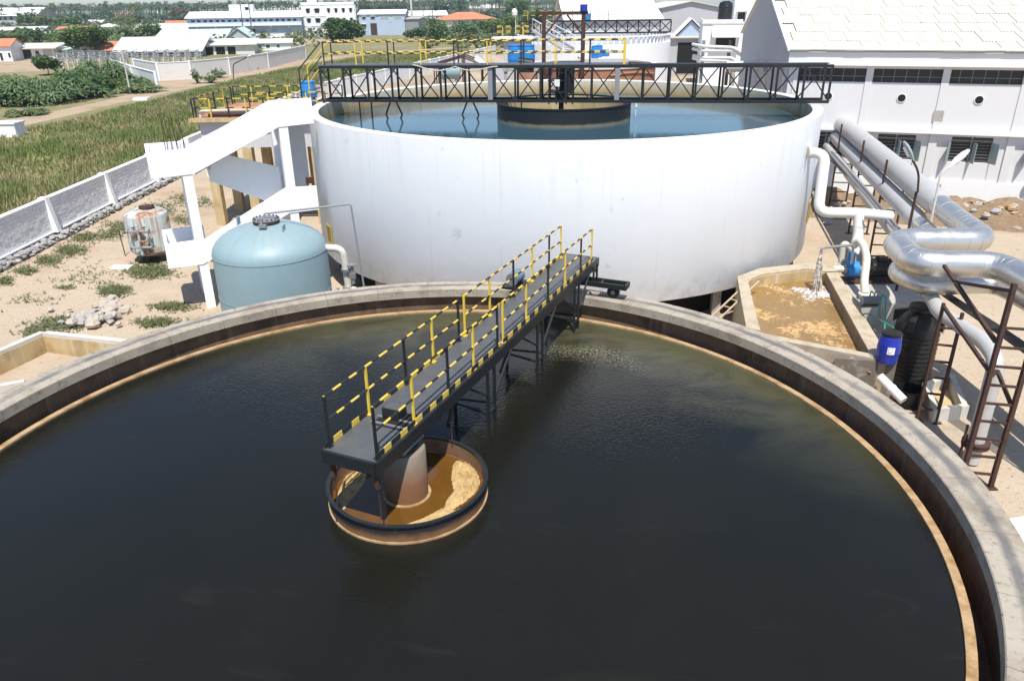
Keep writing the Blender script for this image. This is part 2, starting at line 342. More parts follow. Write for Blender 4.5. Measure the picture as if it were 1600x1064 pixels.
# ------------------------------------------------------------ ground
g = NG('sand'); s = g.sep()
col = g.mix(g.noise(.35, 6), (.38,.30,.215), (.51,.42,.32)); col = g.mix(g.ramp(g.noise(.14, 6, .6), .52, .68), col, (.37,.25,.16))
col = g.mix(g.ramp(g.noise(.5, 7, .7), .60, .74), col, (.30,.27,.20)); col = g.mix(g.ramp(g.noise(7, 4, .7), .58, .70), col, (.24,.175,.12))
far = g.ramp(s[1], 60, 140); col = g.mix(g.math('MULTIPLY', far, g.ramp(g.noise(.03, 5), .4, .6)), col, (.28,.24,.17))
g.set(col, .95, 0, .1); g.bump(g.math('ADD', g.noise(1.3, 7, .7), g.math('MULTIPLY', g.noise(14, 5), .3)), .8, .10); MT['sand'] = g.m
g = NG('field'); col = g.mix(g.noise(.06, 7, .65), (.16,.165,.065), (.30,.25,.14)); col = g.mix(g.ramp(g.noise(.02, 5), .5, .65), col, (.34,.27,.18))
col = g.mix(g.ramp(g.noise(.9, 5), .45, .7), col, (.14,.15,.06)); g.set(col, .95, 0, .1); g.bump(g.noise(1.5, 6), .8, .15); MT['field'] = g.m
g = NG('dirt'); col = g.mix(g.noise(.5, 6), (.33,.25,.17), (.43,.34,.24)); g.set(g.mix(g.ramp(g.noise(.2, 5), .5, .7), col, (.27,.20,.13)), .95, 0, .1); g.bump(g.noise(3, 6), .6, .06); MT['dirt'] = g.m
G = MB(); G.add([(-1900,-200,0),(1900,-200,0),(1900,2600,0),(-1900,2600,0)], [(0,1,2,3)]); G.top('ground', 'sand', kind='structure', origin=(0,0,0))
KINK = [(-25.4,-40),(-25.4,104),(-3.4,200),(0,260),(10,420),(40,900),(60,2500)]
G = MB(); G.add([(x-.3,y,.004) for x,y in KINK] + [(-1850,2500,.004),(-1850,-40,.004)], [tuple(range(len(KINK)+2))]); G.top('field', 'field', kind='structure', origin=(0,0,0))
RD = [B(*q) for q in ((-60,208),(0,196),(100,177),(170,161),(250,143),(330,124),(420,106),(480,97),(560,85),(650,79),(740,73),(820,64))]
def strip(pts, w, z, name, m):
    g = MB(); L = []; Rr = []
    for i, q in enumerate(pts):
        t = (pts[min(i+1,len(pts)-1)] - pts[max(i-1,0)]); t.z = 0; t.normalize(); n = Vector((-t.y, t.x, 0)); ww = w*(.9+.25*math.sin(i*1.7))
        L.append((q.x+n.x*ww/2, q.y+n.y*ww/2, z)); Rr.append((q.x-n.x*ww/2, q.y-n.y*ww/2, z))
    n = len(pts); g.add(L+Rr, [(i, n+i, n+i+1, i+1) for i in range(n-1)]); return g.top(name, m, kind='structure', origin=(0,0,0))
strip(RD, 5.5, .012, 'dirt_road', 'dirt')
def patch(pp, z, name, m):
    q = [B(*c) for c in pp]; g = MB(); g.add([(c.x, c.y, z) for c in q], [tuple(range(len(q)))]); return g.top(name, m, kind='structure', origin=(0,0,0))
patch([(-120,118),(60,112),(118,98),(175,88),(-120,92)], .016, 'village_yard', 'dirt')
patch([(250,146),(340,132),(480,103),(480,92),(250,127),(235,140)], .020, 'verge', 'dirt')
patch([(430,62),(520,60),(560,66),(420,72)], .018, 'lane', 'dirt')

# ------------------------------------------------------------ settling tank in the foreground
C1 = Vector((-1.94, 13.165, 0)); RIM1 = 2.975; RO, RI, RW, ZW = 11.02, 10.28, 10.08, 2.33
t1 = thing('settling_tank', 'large round concrete settling tank of dark water in the foreground', 'tank', (C1.x, C1.y, 0))
MB().ring(C1, 10.45, 10.9, 0, 2.70, 144).part('wall', 'rust_wall', t1, True)
m = MB(); m.lathe([(RO,2.72),(RO,2.955),(RO-.02,2.975),(RI+.02,2.975),(RI,2.955),(RI,2.70),(10.5,2.70)], (C1.x,C1.y,0), 160); m.part('coping', 'coping', t1, True)
MB().ring(C1, 9.92, RW, 1.2, ZW, 160).part('weir', 'weir_top', t1, True)
MB().ring(C1, RW, 10.45, 1.5, 1.62, 144).part('launder_floor', 'rust_wall', t1)
m = MB()
base = 0
m.disc(C1, 9.921, 2.285, 144); m.top('tank_water', 'tank_water_dark', kind='structure', origin=(C1.x, C1.y, 2.285))
# feed well drum and centre column
CD = Vector((-2.16, 13.03, 0))
d = thing('feed_well', 'open rust-stained black drum floating round the concrete column in the dark tank', 'drum', (CD.x, CD.y, 1.9))
g = NG('drum_paint'); s = g.sep(); z = g.math('ADD', s[2], g.ramp(g.noise(2.5, 4), 0, 1, -.12, .12))
col = g.mix(g.ramp(z, .50, .62), (.20,.10,.045), (.022,.022,.024)); col = g.mix(g.ramp(g.noise(5, 6), .55, .7), col, (.10,.06,.035)); col = g.mix(g.ramp(z, .36, .44), (.40,.27,.13), col)
g.set(col, .55); g.bump(g.noise(20, 4), .2, .01); MT['drum_paint'] = g.m
MB().ring(CD, 1.575, 1.60, 1.9, 2.66, 72).part('shell', 'drum_paint', d, True)
MB().ring(CD, 1.56, 1.64, 2.662, 2.70, 72).part('rim_flange', 'black_paint', d, True)
MB().ring(CD, 1.57, 1.625, 2.278, 2.325, 72).part('tide_mark', 'weir_top', d, True)
MB().ring(CD, 1.571, 1.5745, 1.95, 2.655, 72).part('inner_face', 'rust_wall', d, True)
w = MB(); w.disc(CD, 1.571, 2.31, 48); w.top('drum_water', 'effluent_still', kind='structure')
def lump(pts, z0, h, seed, name):
    rnd = random.Random(seed); m = MB(); xs = [p[0] for p in pts]; ys = [p[1] for p in pts]; n = 26
    def inside(x, y):
        c = False; j = len(pts)-1
        for i in range(len(pts)):
            (xi, yi), (xj, yj) = pts[i], pts[j]
            if (yi > y) != (yj > y) and x < (xj-xi)*(y-yi)/(yj-yi)+xi: c = not c
            j = i
        return c
    def dist(x, y):
        b = 9
        for i in range(len(pts)):
            a, e = Vector(pts[i]), Vector(pts[(i+1)%len(pts)]); v = e-a; t = max(0, min(1, (Vector((x,y))-a).dot(v)/v.length_squared)); b = min(b, (Vector((x,y))-a-v*t).length)
        return b
    idx = {}; vs = []; fs = []
    for i in range(n+1):
        for j in range(n+1):
            x = min(xs)+(max(xs)-min(xs))*i/n; y = min(ys)+(max(ys)-min(ys))*j/n
            k = dist(x, y); hh = (min(k, .12)/.12)*h*(.55+.8*rnd.random()) if inside(x, y) else -.03
            idx[i,j] = len(vs); vs.append((x, y, z0+hh))
    for i in range(n):
        for j in range(n):
            q = (idx[i,j], idx[i+1,j], idx[i+1,j+1], idx[i,j+1])
            if max(vs[k][2] for k in q) > z0: fs.append(q)
    return m.add(vs, fs)
def P2(q): v = B(q[0], q[1], 2.33); return (v.x, v.y)
A1 = [P2(q) for q in ((524,790),(528,765),(540,742),(556,732),(574,733),(572,748),(562,765),(548,780),(537,796))]
A2 = [P2(q) for q in ((706,725),(715,716),(735,724),(748,738),(752,752),(744,768),(726,784),(700,800),(690,798),(698,778),(708,765),(704,745))]
lump(A1, 2.31, .05, 3, 'sludge').top('sludge', 'sludge', 'crusted tan sludge against the left inside of the black drum', 'sludge', 'sludge in the feed well')
A3 = [P2(q) for q in ((664,806),(690,792),(712,795),(722,790),(708,806),(684,816),(662,818),(640,822),(632,818))]
lump(A3, 2.31, .02, 6, 'sludge').top('sludge', 'sludge', 'thin tan scum film along the front inside of the black drum', 'sludge', 'sludge in the feed well')
lump(A2, 2.31, .05, 5, 'sludge').top('sludge', 'sludge', 'crusted tan sludge against the right inside of the black drum', 'sludge', 'sludge in the feed well')
PC = Vector((-2.2, 13.0, 0))
g = NG('column_concrete'); s = g.sep(); z = g.math('ADD', s[2], g.ramp(g.noise(3, 5), 0, 1, -.15, .15)); col = g.mix(g.noise(3, 6), (.19,.152,.115), (.26,.22,.175))
g.set(g.mix(g.ramp(z, 1.75, 2.35), (.16,.072,.03), col), .85); g.bump(g.noise(20, 5), .4, .01); MT['column_concrete'] = g.m
pc = thing('centre_column', 'round grey concrete column with rusty foot inside the black drum', 'column', (PC.x, PC.y, 1.0))
MB().lathe([(0,1.0),(.44,1.0),(.44,3.40),(.42,3.43),(0,3.43)], (PC.x,PC.y,0), 40).part('shaft', 'column_concrete', pc, True)
m = MB(); m.lathe([(.30,3.43),(.30,3.50),(0,3.50)], (PC.x,PC.y,0), 24); m.part('bearing', 'black_paint', pc)
MB().ring(PC, .43, .50, 2.31, 2.335, 36).part('scum_collar', 'weir_top', pc)

# ------------------------------------------------------------ white tank behind
C2 = Vector((2.471, 37.69, 0)); R2, R2I, RIM2, BOT2 = 11.73, 11.29, 7.225, 1.309
g = NG('tank_white'); s = g.sep()
col = g.mix(g.noise(.5, 5), (.82,.84,.86), (.87,.885,.90)); col = g.mix(g.ramp(g.noise(1.0, 6, .65, g.mapped((3, 3, .12))), .62, .86), col, (.72,.70,.67))
col = g.mix(g.math('MULTIPLY', g.ramp(g.noise(.8, 6, .7), .64, .74), .55), col, (.52,.51,.50))
an_ = g.math('ARCTAN2', s[1], s[0]); fr_ = g.math('FRACT', g.math('MULTIPLY', an_, 26/(2*math.pi))); sm_ = g.math('LESS_THAN', g.math('ABSOLUTE', g.math('SUBTRACT', fr_, .5)), .004); col = g.mix(g.math('MULTIPLY', sm_, g.ramp(g.noise(.9, 4), .4, .6, 0, .5)), col, (.58,.54,.48))
drip = g.math('MULTIPLY', g.ramp(g.noise(1.0, 6, .7, g.mapped((5, 5, .10))), .52, .72), g.ramp(s[2], 4.4, 7.0, .06, .42)); col = g.mix(drip, col, (.60,.57,.51)); base_ = g.math('MULTIPLY', g.ramp(g.noise(1.5, 6, .7), .45, .65), g.ramp(s[2], 1.3, 2.6, .55, 0)); col = g.mix(base_, col, (.52,.50,.46))
spots = g.math('MULTIPLY', g.ramp(g.noise(2.6, 5, .75, g.mapped((1,1,.5))), .67, .72), .8); col = g.mix(spots, col, (.42,.40,.38))
g.set(col, .8, 0, .3); g.bump(g.math('ADD', g.noise(1.6, 6, .6), g.math('MULTIPLY', g.noise(9, 4), .25)), .20, .05); MT['tank_white'] = g.m
g = NG('tank_inner'); s = g.sep(); zz = g.math('ADD', s[2], g.ramp(g.noise(1.5, 5), 0, 1, -.3, .3))
col = g.mix(g.ramp(zz, 6.55, 7.15), (.42,.29,.13), (.60,.55,.44)); col = g.mix(g.ramp(g.noise(1.0, 6, .6, g.mapped((2.2, 2.2, .2))), .55, .75), col, (.36,.24,.10)); g.set(col, .85); MT['tank_inner'] = g.m
t2 = thing('thickener_tank', 'tall round whitewashed tank with a black truss bridge across its top', 'tank', (C2.x, C2.y, 0))
m = MB(); m.lathe([(R2-.35,BOT2),(R2-.02,BOT2),(R2,BOT2+.03),(R2,RIM2-.05)], (C2.x,C2.y,0), 160); m.part('wall', 'tank_white', t2, True)
m = MB(); m.lathe([(R2+.002,RIM2-.055),(R2-.01,RIM2-.01),(R2-.06,RIM2),(R2I+.03,RIM2),(R2I,RIM2-.03)], (C2.x,C2.y,0), 160); m.part('rim', 'wall_cream', t2, True)
m = MB(); m.lathe([(R2I,RIM2-.03),(R2I,5.6)], (C2.x,C2.y,0), 160); m.part('inner_wall', 'tank_inner', t2, True)
m = MB(); m.ring(C2, 10.2, 10.5, 0, BOT2, 96); m.disc(C2, 11.4, BOT2+.01, 96); m.part('plinth', 'dark_void', t2)  # black ring and cover paint in the shade of the gap under the wall
for i in range(24):
    a = 2*math.pi*i/24; q = C2 + Vector((math.cos(a), math.sin(a), 0))*11.2
    m = MB().box(q.x-.16, q.x+.16, q.y-.16, q.y+.16, 0, BOT2); m.part('stub_column', 'concrete', t2)
m = MB(); m.disc(C2, R2I+.001, 6.5, 144); m.top('tank_water', 'tank_water_clear', kind='structure')
d2 = thing('feed_well', 'wide black feed well ring under the truss bridge of the white tank', 'drum', (2.6, 37.5, 6.3))
g = NG('drum2_paint'); s = g.sep(); z = g.math('ADD', s[2], g.ramp(g.noise(1.5, 4), 0, 1, -.1, .1)); col = g.mix(g.ramp(z, .22, .34), (.22,.18,.11), (.014,.016,.018)); g.set(g.mix(g.ramp(z, .5, .6), col, (.012,.014,.016)), .5); MT['drum2_paint'] = g.m
MB().ring((2.6,37.5), 3.12, 3.17, 6.3, 7.22, 72).part('shell', 'drum2_paint', d2, True)
MB().ring((2.6,37.5), 3.10, 3.21, 7.222, 7.27, 72).part('rim_flange', 'black_paint', d2, True)
MB().ring((2.6,37.5), 3.114, 3.119, 6.35, 7.215, 72).part('inner_face', 'ochre_wall', d2, True)
# signs on the white tank
def tank_sign(px, py0, py1, wdt, label):
    # plate tangent to the tank wall where the sight line meets it
    d = ray(px, (py0+py1)/2); a = d.x**2+d.y**2; b = -2*(d.x*C2.x+d.y*C2.y); c = C2.x**2+C2.y**2-(R2+.03)**2; disc = b*b-4*a*c
    if disc < 0: return
    t = (-b-math.sqrt(disc))/(2*a); q = Vector((d.x*t, d.y*t, CAM_Z+d.z*t)); n = Vector((q.x-C2.x, q.y-C2.y, 0)).normalized(); e = Vector((-n.y, n.x, 0))
    hh = abs(D(px, py0, q.y).z-D(px, py1, q.y).z)/2; r = thing('warning_sign', label, 'sign', q)
    m = MB().hexa([q-e*wdt-n*.015+Vector((0,0,-hh)), q+e*wdt-n*.015+Vector((0,0,-hh)), q+e*wdt+n*.015+Vector((0,0,-hh)), q-e*wdt+n*.015+Vector((0,0,-hh))], [q-e*wdt-n*.015+Vector((0,0,hh)), q+e*wdt-n*.015+Vector((0,0,hh)), q+e*wdt+n*.015+Vector((0,0,hh)), q-e*wdt+n*.015+Vector((0,0,hh))])
    m.part('plate', 'sign_yellow', r); m = MB(); rnd = random.Random(px)
    for i in range(6):
        zz = hh*(.72-.28*i); w0 = wdt*(.55+.25*rnd.random()); p = q+n*.018+Vector((0,0,zz))
        m.hexa([p-e*w0+Vector((0,0,-.05*hh)), p+e*w0+Vector((0,0,-.05*hh)), p+e*w0+n*.003+Vector((0,0,-.05*hh)), p-e*w0+n*.003+Vector((0,0,-.05*hh))], [p-e*w0+Vector((0,0,.05*hh)), p+e*w0+Vector((0,0,.05*hh)), p+e*w0+n*.003+Vector((0,0,.05*hh)), p-e*w0+n*.003+Vector((0,0,.05*hh))])
    m.part('lettering', 'ink', r)
tank_sign(1264, 313, 347, .45, 'yellow notice plate on the right side of the white tank')
tank_sign(515, 352, 380, .35, 'yellow notice plate on the white tank beside the blue vessel')
# ------------------------------------------------------------ scraper bridge over the settling tank (local x runs outwards along the bridge, y to its left)
BA = math.atan2(.914, .406)
br = thing('scraper_bridge', 'black steel walkway with yellow-striped railings reaching over the dark tank', 'walkway', (PC.x, PC.y, 0), BA, local=True)
ZD = 4.0; S0, S1 = -1.45, 11.55; NL, NR = .82, -.36     # left edge is +y in local axes
m = MB().box(S0+.03, S1-.03, NR+.03, NL-.03, ZD-.03, ZD); m.part('deck_plate', 'deck_steel', br)
for y in (NR, NL):
    m = MB().box(S0, S1, y-.03, y+.03, ZD-.28, ZD-.002); m.part('side_beam', 'black_paint', br)
for x in (S0, S1):
    m = MB().box(x-.03, x+.03, NR+.031, NL-.031, ZD-.26, ZD-.004); m.part('end_beam', 'black_paint', br)
for i in range(12):
    x = S0+.9+i*1.05; m = MB().box(x-.03, x+.03, NR+.031, NL-.031, ZD-.16, ZD-.031); m.part('cross_beam', 'black_paint', br)
for (x0, x1) in ((S0+.05, 4.02), (4.2, 11.1)):
    for y in (NR+.045, NL-.045):
        m = MB().box(x0, x1, y-.008, y+.008, ZD+.002, ZD+.12); m.part('toe_board', 'toe_stripe', br)
SEC = ((-1.3,.02,1.45,2.65,3.93), (4.25,5.7,7.25,8.62,10.0,11.05))
for y in (NR+.075, NL-.075):
    for k, sec in enumerate(SEC):
        for i, x in enumerate(sec):
            mt = 'yellow_paint' if (i % 2) != (k % 2) or (k == 1 and i == 0) else 'black_paint'
            if k == 1: mt = 'yellow_paint' if i in (0,1,3,5) else 'black_paint'
            m = MB().bar((x,y,ZD), (x,y,ZD+1.06), .045, .045)
            m.box(x-.06, x+.06, y-.05, y+.05, ZD+.001, ZD+.02); m.part('post', mt, br)
        for h in (.56, 1.06):
            m = MB().tube([(sec[0]-.02,y,ZD+h), (sec[-1]+.02,y,ZD+h)], .024, 8); m.part('top_rail' if h > 1 else 'mid_rail', 'rail_stripe', br, True)
# hatch over the centre column
m = MB().box(-.30, .34, -.20, .50, ZD+.001, ZD+.006); m.part('hatch_opening', 'dark_void', br)
m = MB().box(-.02, .30, .05, .42, ZD+.006, ZD+.24); m.part('slip_ring_box', 'black_paint', br)
for x in (-.22, .02): m = MB().box(x-.03, x+.03, -.26, .56, ZD+.007, ZD+.025); m.part('hatch_bar', 'steel_grey', br)
m = MB().box(.0, .28, .07, .40, ZD+.24, ZD+.245); m.part('box_lid', 'deck_steel', br)
for y in (-.2, .12): m = MB().box(-.4, .4, y-.05, y+.05, 3.5, 3.72); m.part('pivot_beam', 'steel_grey', br)
# drive motor beside the walkway
m = MB().cyl((8.25,NL+.42,ZD+.10), (8.8,NL+.42,ZD+.10), .19, 20); mo = m.part('drive_motor', 'steel_grey', br, True)
MB().cyl((8.42,NL+.42,ZD+.10), (8.66,NL+.42,ZD+.10), .2, 20).part('motor_band', 'motor_blue', mo, True)
m = MB().box(8.1, 8.9, NL+.03, NL+.7, ZD-.16, ZD-.08); m.bar((8.5,NL+.05,ZD-.12), (8.5,NL+.6,ZD-.4), .06); m.part('motor_bracket', 'black_paint', br)
# scraper frames
def frame(s0):
    m = MB()
    for x, y in ((s0-.16,NR-.02), (s0+.2,NR-.02), (s0+.05,NL-.2)): MB().bar((x,y,ZD-.28), (x,y,1.9), .06).part('scraper_leg', 'black_paint', br)
    for z in (2.62,): m.bar((s0-.16,NR-.02,z), (s0+.2,NR-.02,z), .05); m.bar((s0-.16,NR-.02,z), (s0+.05,NL-.2,z), .05); m.bar((s0+.2,NR-.02,z+.12), (s0+.05,NL-.2,z+.12), .05)
    m.part('scraper_tie', 'black_paint', br)
    for p_, q_ in (((s0+.2,NR-.02,2.9), (s0+1.2,NR-.02,ZD-.26)), ((s0-.16,NR-.02,3.1), (s0-1.0,NR+.3,ZD-.26)), ((s0+.05,NL-.2,2.62), (s0-.7,NL-.25,2.15))): MB().bar(p_, q_, .05).part('scraper_brace', 'black_paint', br)
for s0 in (3.3, 6.4, 9.4): frame(s0)
for (x, y) in ((-1.35,NR+.08),(-1.35,NL-.12),(1.55,NR+.1)):
    k = MB().tube([(x,y,ZD-.28),(x*.99,y,2.72)], .014, 6); k.box(x-.04, x+.04, y-.04, y+.04, ZD-.62, ZD-.27); k.part('hanger_rod', 'rust_steel', br)
m = MB().bar((-1.35,NL-.1,2.4), (-.9,NL+.35,2.42), .03); m.bar((-1.35,NL-.1,2.35), (-1.2,NL-.05,2.75), .12,.02); m.part('skimmer_blade', 'black_paint', br)
# running gear on the coping
m = MB(); y0, y1 = -1.55, .9
m.bar((10.62,y0,3.42), (10.62,y1,3.42), .06, .16); m.bar((11.02,y0,3.42), (11.02,y1,3.42), .06, .16); m.bar((10.59,y0,3.42), (11.05,y0,3.42), .06, .16); m.bar((10.65,-.75,3.42), (10.99,-.75,3.42), .06, .12)
m.box(10.65, 10.99, y0+.03, -.78, 3.345, 3.36)
m.part('carriage', 'black_paint', br)
for (x, y) in ((10.66,-.5),(11.0,-.5),(10.66,.6),(11.0,.6)): MB().bar((x,y,3.5), (x,y,ZD-.02), .055).part('carriage_post', 'black_paint', br)
m = MB().bar((11.0,-.5,3.66), (11.0,-.36,3.9), .045); m.part('carriage_brace', 'black_paint', br)
for y in (-1.12, .55):
    w = MB().cyl((10.76,y,3.175), (10.88,y,3.175), .195, 24); wh = w.part('wheel', 'black_plastic', br, True)
    MB().cyl((10.74,y,3.175), (10.90,y,3.175), .07, 12).part('hub', 'steel_grey', wh, True)
# ------------------------------------------------------------ truss bridge across the white tank
TL, TR_ = Vector((-8.95, 38.75, 0)), Vector((14.35, 35.75, 0)); tv = TR_-TL; TLEN = tv.length; TA = math.atan2(tv.y, tv.x)
tb = thing('truss_bridge', 'long black steel truss bridge spanning the top of the white tank', 'bridge', (TL.x, TL.y, 7.24), TA, local=True)
ZB, ZT, HB = .10, 1.62, .55; NP = 20
for y in (-HB, HB):
    for z, k in ((ZB, .12), (ZT, .12)):
        MB().box(0, TLEN, y-.045, y+.045, z-k/2, z+k/2).part('chord', 'black_paint', tb)
for i in range(NP+1):
    x = TLEN*i/NP
    for y in (-HB, HB):
        x_ = min(max(x, .05), TLEN-.05); w = .09 if i not in (7, 12) else .22
        MB().box(x_-w/2, x_+w/2, y-.04, y+.04, ZB+.061, ZT-.061).part('upright', 'black_paint' if i not in (7, 12) else 'grey_box', tb)
    if i < NP:
        xa, xb = x+.05, TLEN*(i+1)/NP-.05
        MB().bar((xa,-HB-.012,ZT-.06), (xb,-HB-.012,ZB+.06), .055, .05).part('diagonal', 'black_paint', tb)
        MB().bar((xa,HB,ZB+.06), (xb,HB,ZT-.06), .05, .05).part('diagonal', 'black_paint', tb)
        MB().box(x-.03, x+.03, -HB+.046, HB-.046, ZT-.04, ZT+.04).part('cross_beam', 'black_paint', tb)
        MB().box(x-.03, x+.03, -HB+.046, HB-.046, ZB-.04, ZB+.04).part('cross_beam', 'black_paint', tb)
WL = TLEN*.62
MB().box(.02, WL, -HB-.06, HB+.06, ZT+.062, ZT+.10).part('walkway_plate', 'deck_steel', tb)
MB().box(WL+.1, TLEN-.1, -.3, .3, ZT+.062, ZT+.085).part('cable_tray', 'black_paint', tb)
for y in (-HB, HB):
    for i in range(10):
        x = .3+(WL-.5)*i/9; MB().bar((x,y,ZT+.10), (x,y,ZT+1.12), .05).part('post', 'black_paint' if i % 2 == 0 and i < 9 else 'yellow_paint', tb)
    for h in (.6, 1.12): MB().tube([(.25,y,ZT+h), (WL-.2,y,ZT+h)], .026, 8).part('top_rail' if h > 1 else 'mid_rail', 'rail_stripe', tb, True)
MB().box(WL-.26, WL-.14, -HB-.05, -HB+.05, ZT+.10, ZT+1.16).part('end_post', 'yellow_paint', tb)
# access stair rails at the left end
for y in (-HB, HB):
    m = MB().bar((.2,y,ZT+1.1), (-1.0,y,ZT-.1), .05); m.bar((-1.0,y,ZT-.1), (-1.0,y,-.05), .05); m.bar((.2,y,ZT+.5), (-.9,y,ZT-.7), .04); m.part('stair_rail', 'black_paint' if y < 0 else 'yellow_paint', tb)
for i in range(6):
    m = MB().box(-.95+.17*i, -.72+.17*i, -HB+.03, HB-.03, .08+.25*i, .11+.25*i); m.part('tread', 'deck_steel', tb)
# drive head and rakes
m = MB(); x0 = TLEN*.49
m.box(x0-.55, x0+.55, -.5, .5, .45, .52); m.box(x0-.6, x0+.6, -.5, .5, .98, 1.03)
for dx in (-.55, -.2, .25, .55):
    for y in (-.42, .42): m.bar((x0+dx,y,-.05), (x0+dx,y,1.55), .06)
m.part('drive_frame', 'black_paint', tb)
m = MB().cyl((x0,0,-.9), (x0,0,1.3), .12, 16); m.cyl((x0,0,.0), (x0,0,.42), .3, 18); m.part('drive_shaft', 'black_paint', tb)
m = MB().cyl((x0+.35,-.3,.55), (x0+.35,-.3,1.35), .22, 18); m.cyl((x0+.35,-.3,1.35), (x0+.35,-.3,1.42), .12, 12); m.part('gear_motor', 'black_plastic', tb, True)
MB().box(x0-.3, x0-.05, -.52, -.4, .75, 1.05).part('control_box', 'pvc_white', tb)
for xr in (3.15, 3.75, 6.9, 7.5):
    sgn = 1 if xr in (3.15, 7.5) else -1; sgn = -sgn if xr > 5 else sgn
    m = MB().bar((xr+.16*sgn,-.3,ZB-.06), (xr-.1*sgn,-.3,-.55), .07); m.bar((xr-.1*sgn,-.3,-.55), (xr+.12*sgn,-.3,-1.1), .07); m.part('rake_arm', 'black_paint', tb)
for xr in (1.6, 2.2, 9.6): MB().bar((xr,.2,ZB-.06), (xr,.2,-.9), .06).part('rake_hanger', 'black_paint', tb)
m = MB().bar((15.0,-HB-.02,ZB-.06), (15.0,-HB-.02,-.55), .03); m.cyl((15.0,-HB-.02,-.15), (15.0,-HB-.02,.0), .06, 10); m.part('level_probe', 'pvc_white', tb)
m = MB(); pts = []
for i in range(25):
    t = i/24; pts.append((4.6+4.0*t, -HB-.09, ZT+.02-.22*math.sin(math.pi*t)*abs(math.sin(2*math.pi*t))+.55*max(0,.15-t)))
m.tube(pts, .022, 6); m.part('rope', 'pipe_cream', tb)
# ------------------------------------------------------------ white staircase (local x along its front, y to the back)
SA = 25.0; SO = (-12.61, 29.63)
st = thing('staircase', 'white concrete dog-leg staircase climbing to the rim of the white tank', 'staircase', (SO[0], SO[1], 0), R_(SA), local=True)
WF = 1.15; BK = 2.5      # flight width, total depth
def col(x, y, z0, z1, w=.36): MB().box(x, x+w, y, y+w, z0, z1).part('column', 'white_wall', st)
col(-.12, .03, 0, 5.75); col(3.74, .03, 0, 7.30); col(-.12, BK-.4, 0, 5.55); col(3.74, BK-.4, 0, 7.3)
T = .12
def para(pts, y, name='parapet'):
    MB().slab([(x, y, z) for x, z in pts], (0, T, 0)).part(name, 'white_wall', st)
# front plane
para([(-1.25,5.54),(.30,5.58),(3.74,7.11),(5.15,7.16),(5.15,8.14),(3.52,8.14),(.80,6.86),(.25,6.55),(-1.22,6.52)], 0.0)
para([(-1.28,1.93),(.05,1.93),(.40,2.08),(3.74,3.62),(4.95,3.62),(4.95,4.62),(3.70,4.66),(.30,2.95),(-1.25,2.92)], 0.0)
# inner strings between the two flights, and the middle flight behind
para([(.3,5.6),(3.74,7.1),(3.74,7.95),(.3,6.5)], WF, 'string_wall')
para([(.9,5.0),(3.74,3.55),(3.74,5.30),(1.2,6.15)], WF+.15, 'string_wall')
para([(.9,5.0),(3.74,3.6),(3.74,4.75),(.9,6.1)], BK-T, 'parapet')
para([(-1.25,5.54),(.4,5.54),(.4,6.5),(-1.25,6.5)], BK-T); para([(-1.25,1.95),(.4,1.95),(.4,2.92),(-1.25,2.92)], BK-T)
para([(3.6,7.15),(5.15,7.15),(5.15,7.75),(3.6,7.75)], BK-T); para([(3.6,3.62),(4.95,3.62),(4.95,4.6),(3.6,4.6)], BK-T)
for z0, z1 in ((5.54,6.5),(1.95,2.92)): MB().box(-1.25, -1.13, T+.003, BK-T-.003, z0, z1).part('parapet', 'white_wall', st)
for x0, x1, z in ((-1.13,.35,5.60),(-1.13,.35,2.0),(3.75,5.1,7.18),(3.75,4.9,3.66)):
    MB().box(x0, x1, T+.003, BK-T-.003, z, z+.14).part('landing', 'grey_plaster', st)
def flight(x0, z0, x1, z1, y0, y1):
    n = 10; MB().slab([(x0,y0,z0-.18),(x1,y0,z1-.18),(x1,y0,z1-.03),(x0,y0,z0-.03)], (0, y1-y0, 0)).part('waist_slab', 'grey_plaster', st)
    for i in range(n):
        xa, xb = x0+(x1-x0)*i/n, x0+(x1-x0)*(i+1)/n; za = min(z0+(z1-z0)*i/n, z0+(z1-z0)*(i+1)/n)
        MB().box(min(xa,xb)+.002, max(xa,xb)-.002, y0+.004, y1-.004, za, max(z0+(z1-z0)*i/n, z0+(z1-z0)*(i+1)/n)).part('step', 'white_plain', st)
flight(.35, 5.70, 3.74, 7.28, T+.003, WF-.003); flight(3.74, 3.75, .9, 5.68, WF+.28, BK-T-.003); flight(.35, 2.1, 3.74, 3.76, T+.003, WF-.003)
m = MB().box(4.2, 5.0, BK-.9, BK-.78, 4.7, 7.1); m.part('back_wall', 'grey_plaster', st)
# reinforcement bars left standing in the upper landing
for k in range(8):
    x, y = -.5+.22*(k % 4)+.05*random.random(), BK-.45-.35*(k//4); MB().tube([(x,y,5.75), (x-.04+.1*random.random(),y,6.6), (x-.12+.2*random.random(),y+.1,7.35+.4*random.random())], .014, 5).part('rebar', 'rust_steel', st)
